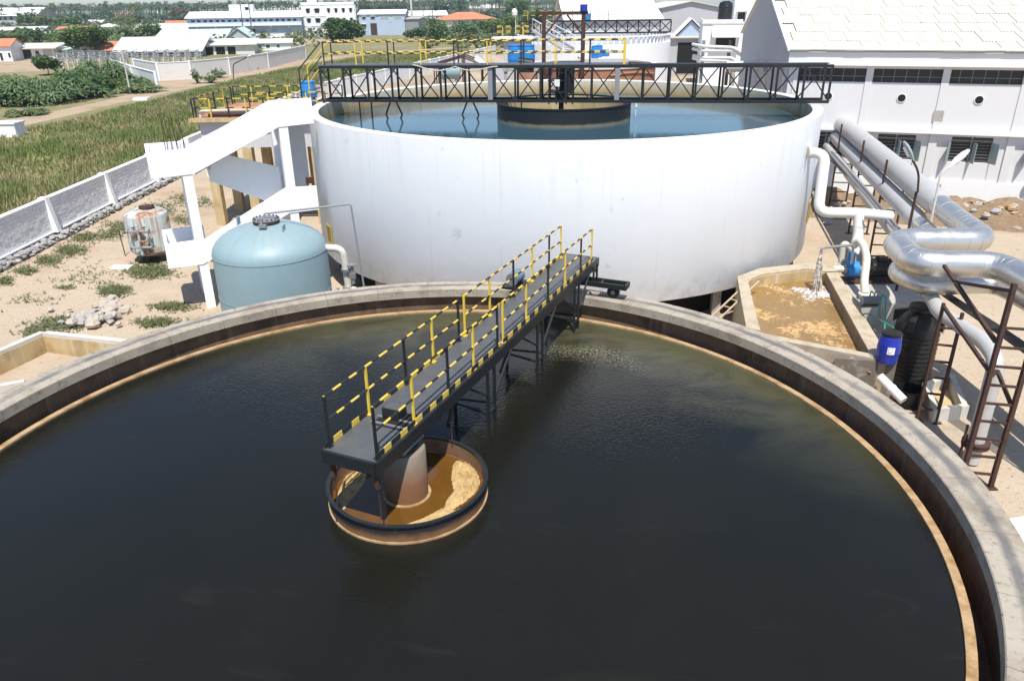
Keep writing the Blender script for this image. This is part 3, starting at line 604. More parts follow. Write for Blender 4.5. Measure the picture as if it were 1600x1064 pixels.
# ------------------------------------------------------------ blue pressure vessel
VB = Vector((-8.62, 26.2, 0)); VR = 1.98
v = thing('pressure_vessel', 'big pale blue domed steel vessel standing in front of the white staircase', 'vessel', VB)
prof = [(VR-.05,.25),(VR,.32),(VR,3.55)] + [(VR*math.cos(a), 3.55+1.0*math.sin(a)) for a in [R_(6*i) for i in range(1,15)]] + [(.3,4.555)]
MB().lathe(prof, VB, 72).part('shell', 'vessel_paint', v, True)
for z in (2.05, 3.56, .9): MB().ring(VB, VR-.01, VR+.012, z-.012, z+.012, 72).part('weld_seam', 'vessel_blue', v, True)
MB().ring(VB, 0.0001, .46, 4.57, 4.63, 32).part('manhole_flange', 'rust_steel', v); MB().ring(VB, .0001, .47, 4.65, 4.69, 32).part('manhole_cover', 'steel_grey', v)
for k in range(16):
    a = 2*math.pi*k/16; q = VB+Vector((.41*math.cos(a), .41*math.sin(a), 0)); MB().cyl(q+Vector((0,0,4.69)), q+Vector((0,0,4.74)), .025, 6).part('bolt', 'rust_steel', v)
q = VB+Vector((.0,-.55,4.6)); m = MB().cyl(q, q+Vector((.05,-.1,.28)), .06, 10); m.box(q.x-.05, q.x+.2, q.y-.22, q.y-.05, q.z-.05, q.z+.05); m.part('air_valve', 'steel_grey', v)
MB().box(VB.x+.75, VB.x+.79, VB.y-.75, VB.y-.45, 4.35, 4.62).part('lifting_lug', 'vessel_blue', v)
MB().box(VB.x-1.2, VB.x-1.16, VB.y+.4, VB.y+.7, 4.35, 4.62).part('lifting_lug', 'vessel_blue', v)
for k in range(4):
    a = R_(45+90*k); q = VB+Vector((1.6*math.cos(a), 1.6*math.sin(a), 0)); MB().box(q.x-.1, q.x+.1, q.y-.1, q.y+.1, 0, .5).part('leg', 'vessel_blue', v)
X = VB.x+VR
m = MB().tube(bend([(X-.15,26.4,3.55),(X+.55,26.4,3.5),(X+.62,26.5,1.8)], .28), .13, 14); m.part('inlet_pipe', 'pipe_cream', v, True)
m = MB().tube(bend([(X-.1,26.0,1.85),(X+.75,26.0,1.9),(X+.95,26.0,2.1),(X+1.05,26.0,.9)], .2), .14, 14); m.part('outlet_pipe', 'pipe_cream', v, True)
for (x, z) in ((X+.62,2.7),(X+.62,2.0),(X+.3,1.9)):
    m = MB().cyl((x,26.42,z-.04), (x,26.42,z+.04), .2, 16) if x > X+.5 else MB().cyl((x-.04,26.0,z), (x+.04,26.0,z), .22, 16); m.part('flange', 'steel_grey', v)
m = MB().cyl((X+.85,26.3,2.2), (X+.85,26.3,2.9), .07, 10); m.cyl((X+.85,26.3,2.9), (X+.85,26.3,2.93), .16, 12); m.box(X+.75, X+.95, 26.2, 26.4, 2.4, 2.6); m.part('valve', 'steel_grey', v)
MB().box(X+.02, X+.28, 25.85, 26.1, 1.2, 1.6).part('gauge_box', 'brown_tank', v)
pz = D(405,318,26.2); pe = D(548,319,26.4)
m = MB().tube(bend([(VB.x-.05,26.2,4.69),(VB.x-.05,26.2,4.86),(pe.x,26.4,pe.z),(pe.x+.25,26.6,.2)], .12), .035, 8); m.top('vent_pipe', 'grey_box', 'thin dark vent pipe from the blue vessel bending down past the white tank', 'pipe')
# ------------------------------------------------------------ small rusty vessel
VS = Vector((-17.9, 36.6, 0)); r = 1.02
v = thing('rusty_vessel', 'small rust-streaked pale vessel on legs near the boundary wall', 'vessel', VS)
MB().lathe([(0,.35),(r*.8,.4),(r,.6),(r,2.25),(r*.97,2.36),(r*.75,2.52),(.3,2.6),(0,2.6)], VS, 40).part('shell', 'vessel_pale', v, True)
m = MB().ring((VS.x+.12,VS.y), .0001, .36, 2.6, 2.7, 20); m.part('manhole_cover', 'rust_steel', v)
for k in range(12):
    a = 2*math.pi*k/12; MB().cyl((VS.x+.12+.32*math.cos(a),VS.y+.32*math.sin(a),2.7), (VS.x+.12+.32*math.cos(a),VS.y+.32*math.sin(a),2.74), .02, 5).part('bolt', 'rust_steel', v)
for k in range(3):
    a = R_(30+120*k); MB().box(VS.x+.7*math.cos(a)-.07, VS.x+.7*math.cos(a)+.07, VS.y+.7*math.sin(a)-.07, VS.y+.7*math.sin(a)+.07, 0, .55).part('leg', 'rust_steel', v)
y = VS.y-r-.16
for z in (1.75, .95):
    m = MB().cyl((VS.x-.45,y,z), (VS.x+.55,y,z), .06, 10); m.cyl((VS.x-.47,y,z), (VS.x-.43,y,z), .12, 12); m.cyl((VS.x+.53,y,z), (VS.x+.57,y,z), .12, 12); m.cyl((VS.x+.05,y-.12,z), (VS.x+.05,y+.25,z), .08, 10); m.part('header_pipe', 'steel_grey', v)
m = MB().tube(bend([(VS.x-.38,y,1.75),(VS.x-.4,y,1.2),(VS.x-.38,y,.95)], .1), .05, 8); m.tube(bend([(VS.x+.05,y-.05,2.1),(VS.x+.05,y-.05,.6)], .1), .05, 8); m.part('down_pipe', 'vessel_pale', v)
m = MB().tube(arc((VS.x+.25,y-.05,1.45), .2, R_(-120), R_(60), 8, (1,0,0), (0,0,1)), .06, 8); m.part('bypass_pipe', 'vessel_pale', v)
for x in (VS.x-.15, VS.x+.35): m = MB().ring((x,y), .07, .1, 1.93, 1.95, 12); m.cyl((x,y,1.8), (x,y,1.95), .02, 6); m.part('hand_wheel', 'rust_steel', v)
q = B(196,400); MB().tube([(q.x,q.y,0), (q.x-.05,q.y,1.3)], .025, 6).top('iron_stake', 'rust_steel', 'thin rusty stake standing in the sand left of the small rusty vessel', 'stake')
q = B(191,419); m = MB().box(q.x-.5, q.x+.45, q.y-.25, q.y+.25, 0.01, .09); m.top('white_slab', 'white_plain', 'small white slab lying on the sand before the rusty vessel', 'slab')
# ------------------------------------------------------------ boundary wall: block courses between columns on a stone footing
bw = thing('boundary_wall', 'long whitewashed block wall with white columns on a grey stone footing beside the reeds', 'wall', (-25.2, 40, 0))
STEP = 6.55; ys = [27.5+STEP*i for i in range(13)]
rnd = random.Random(11)
for i in range(len(ys)-1):
    y0, y1 = ys[i], ys[i+1]; top = 2.15 + (0.0 if i < 4 else .08*(i % 2))
    MB().box(-25.34, -25.08, y0+.2, y1-.2, .45, top).part('panel', 'block_white', bw)
    if i < 7:
        m = MB(); z = .47; c = 0
        while z < top-.12:
            yy = y0+.22-(.2 if c % 2 else 0)
            while yy < y1-.25:
                a, b = max(yy+.012, y0+.21), min(yy+.40-.012, y1-.21); d = .012+.02*rnd.random()
                if b-a > .06: m.box(-25.08, -25.08+d, a, b, z+.01, z+.185)
                yy += .40
            z += .20; c += 1
        tag(m.part('block_courses', 'block_white', bw), kind='stuff')
    MB().box(-25.37, -25.02, y0+.18, y1-.18, top+.003, top+.07).part('wall_cap', 'white_plain', bw)
    MB().box(-25.36, -24.92, y0+.2, y1-.2, .38, .449).part('plinth_band', 'white_plain', bw)
    m = MB().box(-25.3, -25.0, y0-.05, y1+.05, 0, .379)
    if i < 8:
        for k in range(150):
            m.rock((-24.78+.25*rnd.random(), y0+(y1-y0)*rnd.random(), .05+.30*rnd.random()), .11+.10*rnd.random(), rnd, 6)
    tag(m.part('stone_footing', 'stone_grey', bw), kind='stuff')
for i, y in enumerate(ys):
    m = MB(); m.hexa([(-25.4,y-.17,.38),(-24.72,y-.17,.38),(-24.72,y+.17,.38),(-25.4,y+.17,.38)], [(-25.4,y-.17,2.28),(-24.98,y-.17,2.28),(-24.98,y+.17,2.28),(-25.4,y+.17,2.28)]); m.part('column', 'white_plain', bw)
fw = thing('boundary_wall', 'pale block wall running off behind the truss bridge of the white tank', 'wall', (-25.2, 106, 0))
a, b = Vector((-25.0,106.2,0)), Vector((-3.2,201,0)); n = 17
for i in range(n):
    p, q = a+(b-a)*(i/n), a+(b-a)*((i+1)/n); t = (b-a).normalized()
    MB().bar(p+t*.2+Vector((0,0,1.1)), q-t*.2+Vector((0,0,1.1)), .25, 2.2).part('panel', 'block_white', fw)
    MB().bar(p+t*.19+Vector((0,0,2.24)), q-t*.19+Vector((0,0,2.24)), .33, .07).part('wall_cap', 'white_plain', fw)
    MB().box(p.x-.18, p.x+.18, p.y-.17, p.y+.17, 0, 2.4).part('column', 'white_plain', fw)
# ------------------------------------------------------------ sand pit beside the settling tank
pt = thing('sand_pit', 'low concrete-walled pit of sand against the left rim of the foreground tank', 'pit', B(60,560,2.0))
zz = 1.35; q0, q1, q2, q3 = B(-90,585,zz), B(66,518,zz), B(205,533,zz), B(40,598,zz)
def wallbar(p, q, z0, z1, w, m, parent, name):
    MB().bar(Vector((p.x,p.y,(z0+z1)/2)), Vector((q.x,q.y,(z0+z1)/2)), w, z1-z0).part(name, m, parent)
def shr(p, q, k=.1):
    t = (q-p).normalized(); return p+t*k, q-t*k
p, q = shr(q0, q1, 0); wallbar(p, q, 0, zz, .22, 'concrete_light', pt, 'wall'); n_ = Vector((q1.y-q0.y, -(q1.x-q0.x), 0)).normalized()*.118; wallbar(p+n_, q+n_, .3, zz-.12, .012, 'ochre_wall', pt, 'stained_lining'); p, q = shr(q1, q2, .111); wallbar(p, q, 0, zz-.003, .22, 'concrete_light', pt, 'wall'); n_ = Vector((q2.y-q1.y, -(q2.x-q1.x), 0)).normalized()*.118; wallbar(p+n_, q+n_, .3, zz-.12, .012, 'ochre_wall', pt, 'stained_lining')
e0, e1 = B(-60,612,zz), B(38,594,zz); wallbar(e0, e1, 0, zz-.004, .2, 'concrete_light', pt, 'divider')
m = MB(); cs = [B(-90,585,zz),B(66,518,zz),B(205,533,zz),Vector((-8.6,21.5,0)),Vector((-11.5,18.5,0)),Vector((-13.5,16.5,0)),Vector((-16,17.5,0))]
# heaped sand surface
cx_, cy_ = sum(c.x for c in cs)/len(cs), sum(c.y for c in cs)/len(cs); ring = [(c.x*.97+cx_*.03, c.y*.97+cy_*.03, .55+.08*math.sin(i*2)) for i, c in enumerate(cs)]; mid = [(c.x*.5+cx_*.5, c.y*.5+cy_*.5, .78+.1*math.cos(i*3)) for i, c in enumerate(cs)]
n = len(cs); m.add(ring+mid+[(cx_,cy_,.85)], [(i,(i+1)%n,n+(i+1)%n,n+i) for i in range(n)]+[(n+i,n+(i+1)%n,2*n) for i in range(n)]); m.part('sand_fill', 'sand', pt, True)
# ------------------------------------------------------------ rubble
rb = thing('rubble_heap', 'heap of broken pale stones on the sand beside the concrete pit', 'rubble', B(150,500))
rnd = random.Random(4)
for (px, py, n, sp, r0) in ((172,490,16,10,.30),(150,505,16,14,.24),(125,500,14,16,.17),(165,505,10,16,.15)):
    for k in range(n):
        q = B(px+rnd.gauss(0,sp), py+rnd.gauss(0,sp*.4)); MB().rock((q.x,q.y,.12+.22*rnd.random()*(1 if r0 > .2 else .3)), r0*(.55+.7*rnd.random()), rnd, 6, .8).part('stone', 'stone_pale' if rnd.random() < .6 else 'stone_grey', rb)
# ------------------------------------------------------------ filter platform with yellow railings behind the stairs
fp = thing('filter_platform', 'rust-brown raised platform on ochre columns with yellow-striped railings behind the staircase', 'platform', (-14.2, 45.5, 0))
MB().box(-17.4, -10.2, 42.6, 50.0, 5.85, 6.02).part('roof_slab', 'brown_tank', fp); MB().box(-17.0, -10.4, 42.9, 49.7, 4.4, 5.849).part('tank_wall', 'grey_plaster', fp)
MB().box(-17.42, -10.18, 42.55, 42.599, 5.82, 6.03).part('edge_trim', 'ochre_wall', fp)
for x in (-16.7, -14.6, -12.6, -10.8):
    for y in (43.1, 46.3, 49.3): MB().box(x-.25, x+.25, y-.25, y+.25, 0, 4.399).part('column', 'ochre_wall', fp)
for z in (2.2,): MB().box(-16.9, -10.6, 43.6, 43.75, z, z+.35).part('tie_beam', 'rust_steel', fp)
MB().box(-16.6, -14.2, 43.3, 45.6, 6.021, 6.16).part('hatch', 'rust_steel', fp)
def railing(parent, p, q, n, h=1.0, colr=('black_paint','yellow_paint')):
    p, q = Vector(p), Vector(q); e = bpy.data.objects.new('railing', None)
    for i in range(n):
        c = p+(q-p)*(i/(n-1)); MB().bar(c, c+Vector((0,0,h)), .06).part('post', colr[i % 2], parent)
    for k in (.52, 1.0):
        L = (q-p).length; m = int(L/.45)
        for i in range(m):
            a, b = p+(q-p)*(i/m), p+(q-p)*((i+1)/m); MB().bar(a+Vector((0,0,h*k)), b+Vector((0,0,h*k)), .05).part('rail_length', colr[i % 2], parent)
for a in (((-17.2,42.8,6.02),(-10.4,42.8,6.02),8), ((-17.2,49.6,6.02),(-10.4,49.6,6.02),7), ((-17.2,43.2,6.02),(-17.2,49.2,6.02),5), ((-15.0,45.7,6.02),(-10.6,45.7,6.02),5)): railing(fp, a[0], a[1], a[2])
m = MB().tube(bend([(-16.9,43.0,5.9),(-16.9,43.0,6.35),(-14.0,43.1,6.4),(-14.0,43.1,5.9)], .2), .08, 10); m.part('pipe', 'pipe_cream', fp, True)
m = MB().cyl((-13.2,44.6,6.3), (-12.5,44.6,6.3), .28, 14); m.box(-13.3, -12.4, 44.35, 44.85, 6.021, 6.1); m.part('pump', 'grey_box', fp)
m = MB().tube(bend([(-9.9,41.8,3.6),(-9.9,41.8,2.6),(-8.6,41.0,2.5)], .5), .22, 12); m.part('drain_pipe', 'rust_steel', fp, True)
def barrel(name, x, y, z, r, h, m, label, group=None, lid=None, bulge=.06, cap='black_plastic'):
    o = thing(name, label, 'barrel', (x,y,z), 0, group)
    pr = [(r*.9,0),(r*.93,.02*h),(r*.98,.2*h),(r,.33*h),(r*1.02,.34*h),(r*1.02,.36*h),(r*(1+bulge),.5*h),(r*1.02,.64*h),(r*1.02,.66*h),(r,.68*h),(r*.97,.85*h),(r*.92,.97*h),(r*.86,h),(0,h)]
    MB().lathe([(a,b) for a,b in pr], (x,y,z), 32).part('body', m, o, True); MB().lathe([(r*.9,.955*h),(r*.97,.96*h),(r*.97,1.02*h),(r*.9,1.03*h),(0,1.02*h)], (x,y,z), 32).part('lid', lid or cap, o, True)
    return o
barrel('blue_barrel', -11.7, 46.4, 6.021, .45, 1.5, 'sky_blue_plastic', 'blue plastic tank on the platform with yellow railings behind the staircase', lid='sky_blue_plastic')
# ------------------------------------------------------------ effluent basin between the two tanks
ZBs = 2.0
bs = thing('effluent_basin', 'open concrete basin of foaming orange effluent between the two round tanks', 'basin', B(1270,480,0))
oc = [B(*q, ZBs) for q in ((1152,432),(1187,419),(1264,411),(1302,414),(1382,553))]     # outer corners, top edge
ic = [B(*q, ZBs) for q in ((1168,437),(1193,428),(1262,420),(1290,424),(1362,556))]
near_l_o, near_l_i = B(1166,512,ZBs), B(1188,516,ZBs); near_r_o, near_r_i = B(1390,560,ZBs), B(1362,556,ZBs)
near_mid = B(1310,556,ZBs)
O_ = [near_l_o]+oc[:4]+[near_r_o]; I_ = [near_l_i]+ic[:4]+[near_r_i]
for i in range(5):
    a, b, c, d = O_[i], O_[i+1], I_[i+1], I_[i]
    k = .002*(i % 2)
    MB().hexa([(a.x,a.y,0),(d.x,d.y,0),(c.x,c.y,0),(b.x,b.y,0)], [(a.x,a.y,ZBs-k),(d.x,d.y,ZBs-k),(c.x,c.y,ZBs-k),(b.x,b.y,ZBs-k)]).part('wall', 'basin_concrete', bs)
    t = .012; MB().hexa([(d.x,d.y,1.0),(c.x,c.y,1.0),(c.x*.999+I_[0].x*.001,c.y*.9985,1.0),(d.x*.9995,d.y*.9985,1.0)], [(d.x,d.y,1.93),(c.x,c.y,1.93),(c.x*.9995,c.y*.9985,1.93),(d.x*.9995,d.y*.9985,1.93)]).part('stained_lining', 'ochre_wall', bs)
MB().bar(Vector((near_l_i.x,near_l_i.y-.3,.98)), Vector((near_r_i.x+.4,near_r_i.y-.12,.98)), .3, 1.96).part('wall', 'basin_concrete', bs)
wz = 1.55; wp = [near_l_i+Vector((-.1,-.2,0))]+[Vector(q) for q in I_[1:]]+[near_r_i+Vector((0,-.2,0))]
m = MB(); m.add([(q.x,q.y,wz) for q in wp], [tuple(range(len(wp)))]); m.top('effluent', 'effluent', kind='structure')
# splash where the pipe pours in
sp = B(1275,458,wz); m = MB(); rnd = random.Random(2); n = 44
vs = []; fs = []
for i in range(n+1):
    for j in range(n+1):
        x, y = (i/n-.5)*2.0, (j/n-.5)*1.8; rr = math.hypot(x/.85, y/.75)+.28*math.sin(4*math.atan2(y,x)+1)+.3*(rnd.random()-.5); h = max(-.02, (1-rr)*.09*(.1+1.2*rnd.random()))
        vs.append((sp.x+x, sp.y+y, wz+h))
for i in range(n):
    for j in range(n):
        q = (i*(n+1)+j, (i+1)*(n+1)+j, (i+1)*(n+1)+j+1, i*(n+1)+j+1)
        if max(vs[k][2] for k in q) > wz+.012: fs.append(q)
fo = m.add(vs, fs); fo.top('foam', 'splash', 'white churning foam where the falling water hits the orange basin', 'foam', kind='stuff')
T0 = D(1283,394,sp.y+.35)
m = MB(); 
for k in range(34):
    a, b = rnd.random(), rnd.random(); dx, dy = rnd.gauss(0,.045), rnd.gauss(0,.04); pts = []
    for i in range(7):
        t = i/6; w = .3+t; pts.append((T0.x+dx*w*1.6-.1*t+rnd.gauss(0,.012), T0.y+dy*w*1.5-.28*t*t, T0.z-(T0.z-wz)*t*(.4+.6*t)))
    m.tube(pts, .03, 5, True, [.010+.022*rnd.random() for _ in range(7)])
m.top('falling_water', 'splash', 'stream of white water falling from a thin pipe into the orange basin', 'water jet', smooth=True)
# thin pipe feeding it
hp = T0+Vector((0,0,.06)); m = MB().tube(bend([hp+Vector((0,0,-.12)), hp+Vector((.0,0,.10)), hp+Vector((1.25,.2,.14)), hp+Vector((1.3,.25,-.6))], .12), .05, 10); m.top('filler_pipe', 'steel_grey', 'thin grey pipe pouring water into the far end of the orange basin', 'pipe', smooth=True)
# small ladder lying against the basin
p, q = B(1113,490,1.6), B(1180,438,2.05); t = (q-p).normalized(); n = Vector((t.y,-t.x,0)).normalized()*.16
ld = thing('leaning_ladder', 'short pale wooden ladder leaning on the left corner of the orange basin', 'ladder', (p.x,p.y,0))
p = p+Vector((-.6,-.5,-.6)); 
for s in (-1, 1): MB().bar(p+n*s, q+n*s, .05).part('rail', 'wood_pole', ld)
for k in range(1, 8): c = p+(q-p)*(k/8); MB().bar(c-n, c+n, .035).part('rung', 'wood_pole', ld)
# ------------------------------------------------------------ pump set on the right basin wall
def up(px, py, z): return B(px, py, z)
PMB = up(1372,438,1.0)
pm = thing('pump_set', 'black motor and blue pump on a steel base beside the orange basin', 'pump', PMB)
bx, by = PMB.x, PMB.y
MB().box(bx-1.75, bx+.9, by-2.6, by+.55, 0, .98).part('base_block', 'concrete', pm)
MB().box(bx-1.5, bx+.7, by-.4, by+.4, .981, 1.06).part('bed_frame', 'rust_steel', pm)
mt_ = MB().cyl((bx-.45,by,1.52), (bx+.5,by,1.52), .36, 24).part('motor', 'black_plastic', pm, True)
for k in range(14):
    a = 2*math.pi*k/14; MB().box(bx-.4, bx+.4, by+.36*math.cos(a)-.01, by+.36*math.cos(a)+.01, 1.52+.36*math.sin(a)-.02, 1.52+.36*math.sin(a)+.03).part('fin', 'black_plastic', mt_)
MB().cyl((bx+.5,by,1.52), (bx+.58,by,1.52), .30, 24).part('fan_cover', 'black_plastic', pm, True)
MB().box(bx-.2, bx+.15, by-.16, by+.16, 1.86, 2.02).part('terminal_box', 'black_plastic', pm)
m = MB().cyl((bx-.95,by,1.5), (bx-.45,by,1.5), .12, 14); m.part('coupling', 'steel_grey', pm)
m = MB().cyl((bx-1.4,by,1.5), (bx-.95,by,1.5), .32, 22); m.cyl((bx-1.3,by-.1,1.5), (bx-1.3,by-.1,2.25), .16, 14); m.part('volute', 'sky_blue_plastic', pm, True)
MB().cyl((bx-1.5,by,1.5), (bx-1.4,by,1.5), .24, 20).part('suction_flange', 'steel_grey', pm)
m = MB().tube(bend([(bx-1.5,by,1.5),(bx-1.95,by-.1,1.55),(bx-2.35,by-.3,1.6),(bx-2.4,by-.4,1.0)], .25), .14, 14); m.top('suction_pipe', 'pipe_cream', 'bent cream suction pipe dipping from the blue pump into the orange basin', 'pipe', smooth=True)
# ------------------------------------------------------------ white pipework on the white tank
def px3(lst): return [D(a, b, Y) for a, b, Y in lst]
yT = 30.6
m = MB().tube(bend(px3([(1236,238,yT+.8),(1290,240,yT),(1278,332,yT-.4),(1338,333,yT-.6),(1392,338,yT-.4)]), .45, 8), .21, 18); wp_ = thing('overflow_pipe', 'white jointed pipe leaving the right side of the white tank and bending down', 'pipe', (14.2,30,0))
m.part('run', 'pvc_white', wp_, True)
for (a, b, c, d) in ((1262,239,1265,239),(1287,256,1287,259),(1281,300,1281,303),(1296,332,1299,332),(1322,333,1325,333),(1362,335,1365,335)):
    p, q = D(a,b,yT), D(c,d,yT); MB().cyl(p, q, .235, 16).part('joint_collar', 'pipe_cream', wp_, True)
m = MB().tube(bend(px3([(1342,334,yT-.7),(1341,368,yT-.9),(1334,396,yT-1.1)]), .2), .20, 16); m.part('branch', 'pvc_white', wp_, True)
p, q = D(1342,352,yT-.8), D(1342,357,yT-.8); MB().cyl(p, q, .23, 16).part('joint_collar', 'pipe_cream', wp_, True)
m = MB().tube(bend([D(1333,396,yT-1.1), D(1331,420,yT-1.2), Vector((bx-1.3,by-.1,2.2))], .2), .13, 14); m.part('branch', 'pipe_cream', wp_, True)
m = MB().tube(bend([D(1314,410,yT-1.0), D(1318,377,yT-1.0), D(1332,392,yT-1.1), D(1333,400,yT-1.1)], .3), .12, 12); m.part('loop', 'pipe_cream', wp_, True)
e = D(1350,470,27.2); m = MB().tube(bend([D(1334,384,29.0), D(1345,374,28.6), D(1355,400,28.2), D(1350,440,27.6), Vector((e.x,e.y,1.2))], .35), .15, 14); m.top('delivery_pipe', 'pipe_cream', 'cream pipe arching down to the concrete floor in front of the pump motor', 'pipe', smooth=True)
m = MB().cyl(Vector((e.x,e.y,1.15)), Vector((e.x,e.y,1.22)), .25, 16); m.cyl(Vector((e.x,e.y,.0)), Vector((e.x,e.y,1.15)), .2, 14); m.top('pipe_stub', 'pvc_white', 'flanged white stub standing under the cream delivery pipe', 'pipe stub')
# dosing pump and hose on the basin wall
q = B(1358,478,2.0); dp = thing('dosing_pump', 'small grey dosing pump with chrome levers on the right wall of the orange basin', 'pump', q)
MB().box(q.x-.32, q.x+.32, q.y-.16, q.y+.16, 2.001, 2.06).part('base_plate', 'steel_grey', dp); m = MB().cyl((q.x-.28,q.y,2.2), (q.x+.3,q.y,2.2), .15, 16); m.part('body', 'grey_box', dp, True)
for dx in (-.05, .1, .2): MB().tube(bend([(q.x+dx,q.y,2.3),(q.x+dx+.03,q.y,2.55),(q.x+dx+.12,q.y,2.45)], .06), .025, 6).part('lever', 'steel_grey', dp)
h = [B(1373,492,2.1), D(1376,470,q.y-.5), D(1379,458,q.y-.6), D(1384,466,q.y-.8), D(1383,500,q.y-1.6), D(1382,515,q.y-2.2)]
m = MB().tube(bend(h, .3), .025, 8); m.top('green_hose', 'hose_green', 'thin green hose looping from the dosing pump to the blue barrel', 'hose')
h = [B(1345,492,2.02), B(1356,489,2.1), B(1368,497,2.05), B(1385,505,2.3), B(1396,512,2.6)]
m = MB().tube(bend(h, .3), .022, 8); m.top('green_hose', 'hose_green', 'green hose lying coiled on the concrete wall behind the blue barrel', 'hose')
# concrete box with the barrel, white outlet pipe
c0, c1, c2_, c3 = B(1304,560,1.9), B(1400,566,1.9), B(1404,556,1.9), B(1312,550,1.9)
cb = thing('outlet_chamber', 'stained dark concrete chamber between the settling tank and the blue barrel', 'chamber', B(1350,590,0))
MB().hexa([(c0.x,c0.y,0),(c1.x,c1.y,0),(c2_.x,c2_.y,0),(c3.x,c3.y,0)], [tuple(c0),tuple(c1),tuple(c2_),tuple(c3)]).part('body', 'chamber_concrete', cb)
q = B(1388,602,1.4); q2 = B(1428,642,1.0)
m = MB().tube([q+(q-q2)*.35, q+(q2-q)*.6], .13, 16); m.tube([q+(q2-q)*.10, q+(q2-q)*.18], .145, 16); m.top('outlet_pipe', 'pvc_white', 'stubby white pipe from the concrete chamber down towards the tank wall', 'pipe', smooth=True)
q = B(1388,570,1.9); bo = barrel('blue_barrel', q.x+.05, q.y+.25, 1.905, .30, .88, 'blue_plastic', 'dark blue plastic barrel with white label on the stained concrete chamber', lid='black_plastic')
lq = Vector((q.x-.02, q.y+.25-.318, 2.38)); m = MB()
a0 = R_(-105)
for k in range(4):
    aa, ab = a0+R_(9*k)-R_(18), a0+R_(9*(k+1))-R_(18); ra = .322; cx, cy = q.x+.05, q.y+.25
    m.add([(cx+ra*math.cos(aa),cy+ra*math.sin(aa),2.24),(cx+ra*math.cos(ab),cy+ra*math.sin(ab),2.24),(cx+ra*math.cos(ab),cy+ra*math.sin(ab),2.46),(cx+ra*math.cos(aa),cy+ra*math.sin(aa),2.46)], [(0,1,2,3)])
m.part('paper_label', 'paper_white', bo)
m = MB()
for k in range(3):
    cx, cy = q.x+.05, q.y+.25; zz = 2.41-.06*k; ra = .3245
    for (b0, b1) in ((-14,8-7*(k == 2)),): m.add([(cx+ra*math.cos(a0+R_(b0)),cy+ra*math.sin(a0+R_(b0)),zz-.012),(cx+ra*math.cos(a0+R_(b1)),cy+ra*math.sin(a0+R_(b1)),zz-.012),(cx+ra*math.cos(a0+R_(b1)),cy+ra*math.sin(a0+R_(b1)),zz+.012),(cx+ra*math.cos(a0+R_(b0)),cy+ra*math.sin(a0+R_(b0)),zz+.012)], [(0,1,2,3)])
m.part('label_print', 'grey_box', bo)
# black water tank
q = B(1428,612,0); wt = thing('water_tank', 'tall ribbed black plastic water tank with tent-shaped lid beside the concrete chamber', 'water tank', (q.x,q.y+.6,0)); cx, cy = q.x+.02, q.y+.62; r = .66
pr = [(r*.98,0.02)]
for k in range(12): z = .08+.155*k; pr += [(r,z),(r*1.025,z+.04),(r*1.025,z+.07),(r,z+.11)]
pr += [(r*.99,2.0),(r*.93,2.2),(r*.72,2.42),(.33,2.55),(.33,2.62),(.31,2.64),(0,2.64)]
MB().lathe(pr, (cx,cy,0), 40).part('body', 'black_plastic', wt, True)
MB().lathe([(.37,2.60),(.37,2.70),(.34,2.73),(0,2.73)], (cx,cy,0), 28).part('lid', 'black_plastic', wt, True)
for k in range(4):
    a = R_(45+90*k); u_ = Vector((math.cos(a),math.sin(a),0)); w_ = Vector((-u_.y,u_.x,0)); c = Vector((cx,cy,0))
    MB().hexa([c+u_*.35-w_*.13+Vector((0,0,2.35)), c+u_*.35+w_*.13+Vector((0,0,2.35)), c+u_*.74+w_*.10+Vector((0,0,2.02)), c+u_*.74-w_*.10+Vector((0,0,2.02))], [c+u_*.35-w_*.12+Vector((0,0,2.56)), c+u_*.35+w_*.12+Vector((0,0,2.56)), c+u_*.76+w_*.08+Vector((0,0,2.40)), c+u_*.76-w_*.08+Vector((0,0,2.40))]).part('shoulder_rib', 'black_plastic', wt)
q = B(1418,632,0); m = MB(); m.lathe([(.38,0),(.40,.55),(.42,.57),(.39,.57),(.36,.1),(0,.08)], (q.x,q.y,0), 28); m.top('black_tub', 'black_plastic', 'round black tub on the ground below the black water tank', 'tub', smooth=True)
# small sump with low walls
sm = thing('valve_sump', 'small cream concrete sump with low walls between the ladder trestles', 'sump', B(1490,630)); qs = [B(*c,.45) for c in ((1448,598),(1487,585),(1508,632),(1462,638))]
for i in range(4):
    a, b = qs[i], qs[(i+1)%4]; t = (b-a).normalized()*(.09); MB().bar(Vector((a.x,a.y,.22))+t*(1 if i%2 else -1), Vector((b.x,b.y,.22))-t*(1 if i%2 else -1), .16, .44+.004*(i%2)).part('wall', 'concrete_light', sm)
m = MB(); m.add([(c.x,c.y,.08) for c in qs], [(0,1,2,3)]); m.part('floor', 'ochre_wall', sm)
# ------------------------------------------------------------ pipe rack: ladder trestles
def trestle(name, l, rr, zl, zr, rungs, label, w=.075, z0=0.0):
    o = thing(name, label, 'trestle', (l[0],l[1],0), 0, 'ladder trestles of the pipe rack')
    for (x, y), zt in ((l, zl), (rr, zr)):
        MB().bar((x,y,z0), (x,y,zt), w, w).part('stile', 'rust_steel', o)
        MB().box(x-.13, x+.13, y-.13, y+.13, 0, .03).part('foot_plate', 'rust_steel', o)
    n = int((min(zl, zr)-.4)/rungs)
    for k in range(n+1):
        z = .4+k*rungs; MB().bar((l[0],l[1],z), (rr[0],rr[1],z), .055, .055).part('rung', 'rust_steel', o)
    return o
LT = [((19.4,45.4),(20.3,45.2),4.9,3.6), ((18.2,39.6),(19.1,39.4),4.9,3.6), ((17.0,34.4),(17.9,34.2),4.9,3.6), ((15.2,28.1),(16.1,27.9),4.9,3.6)]
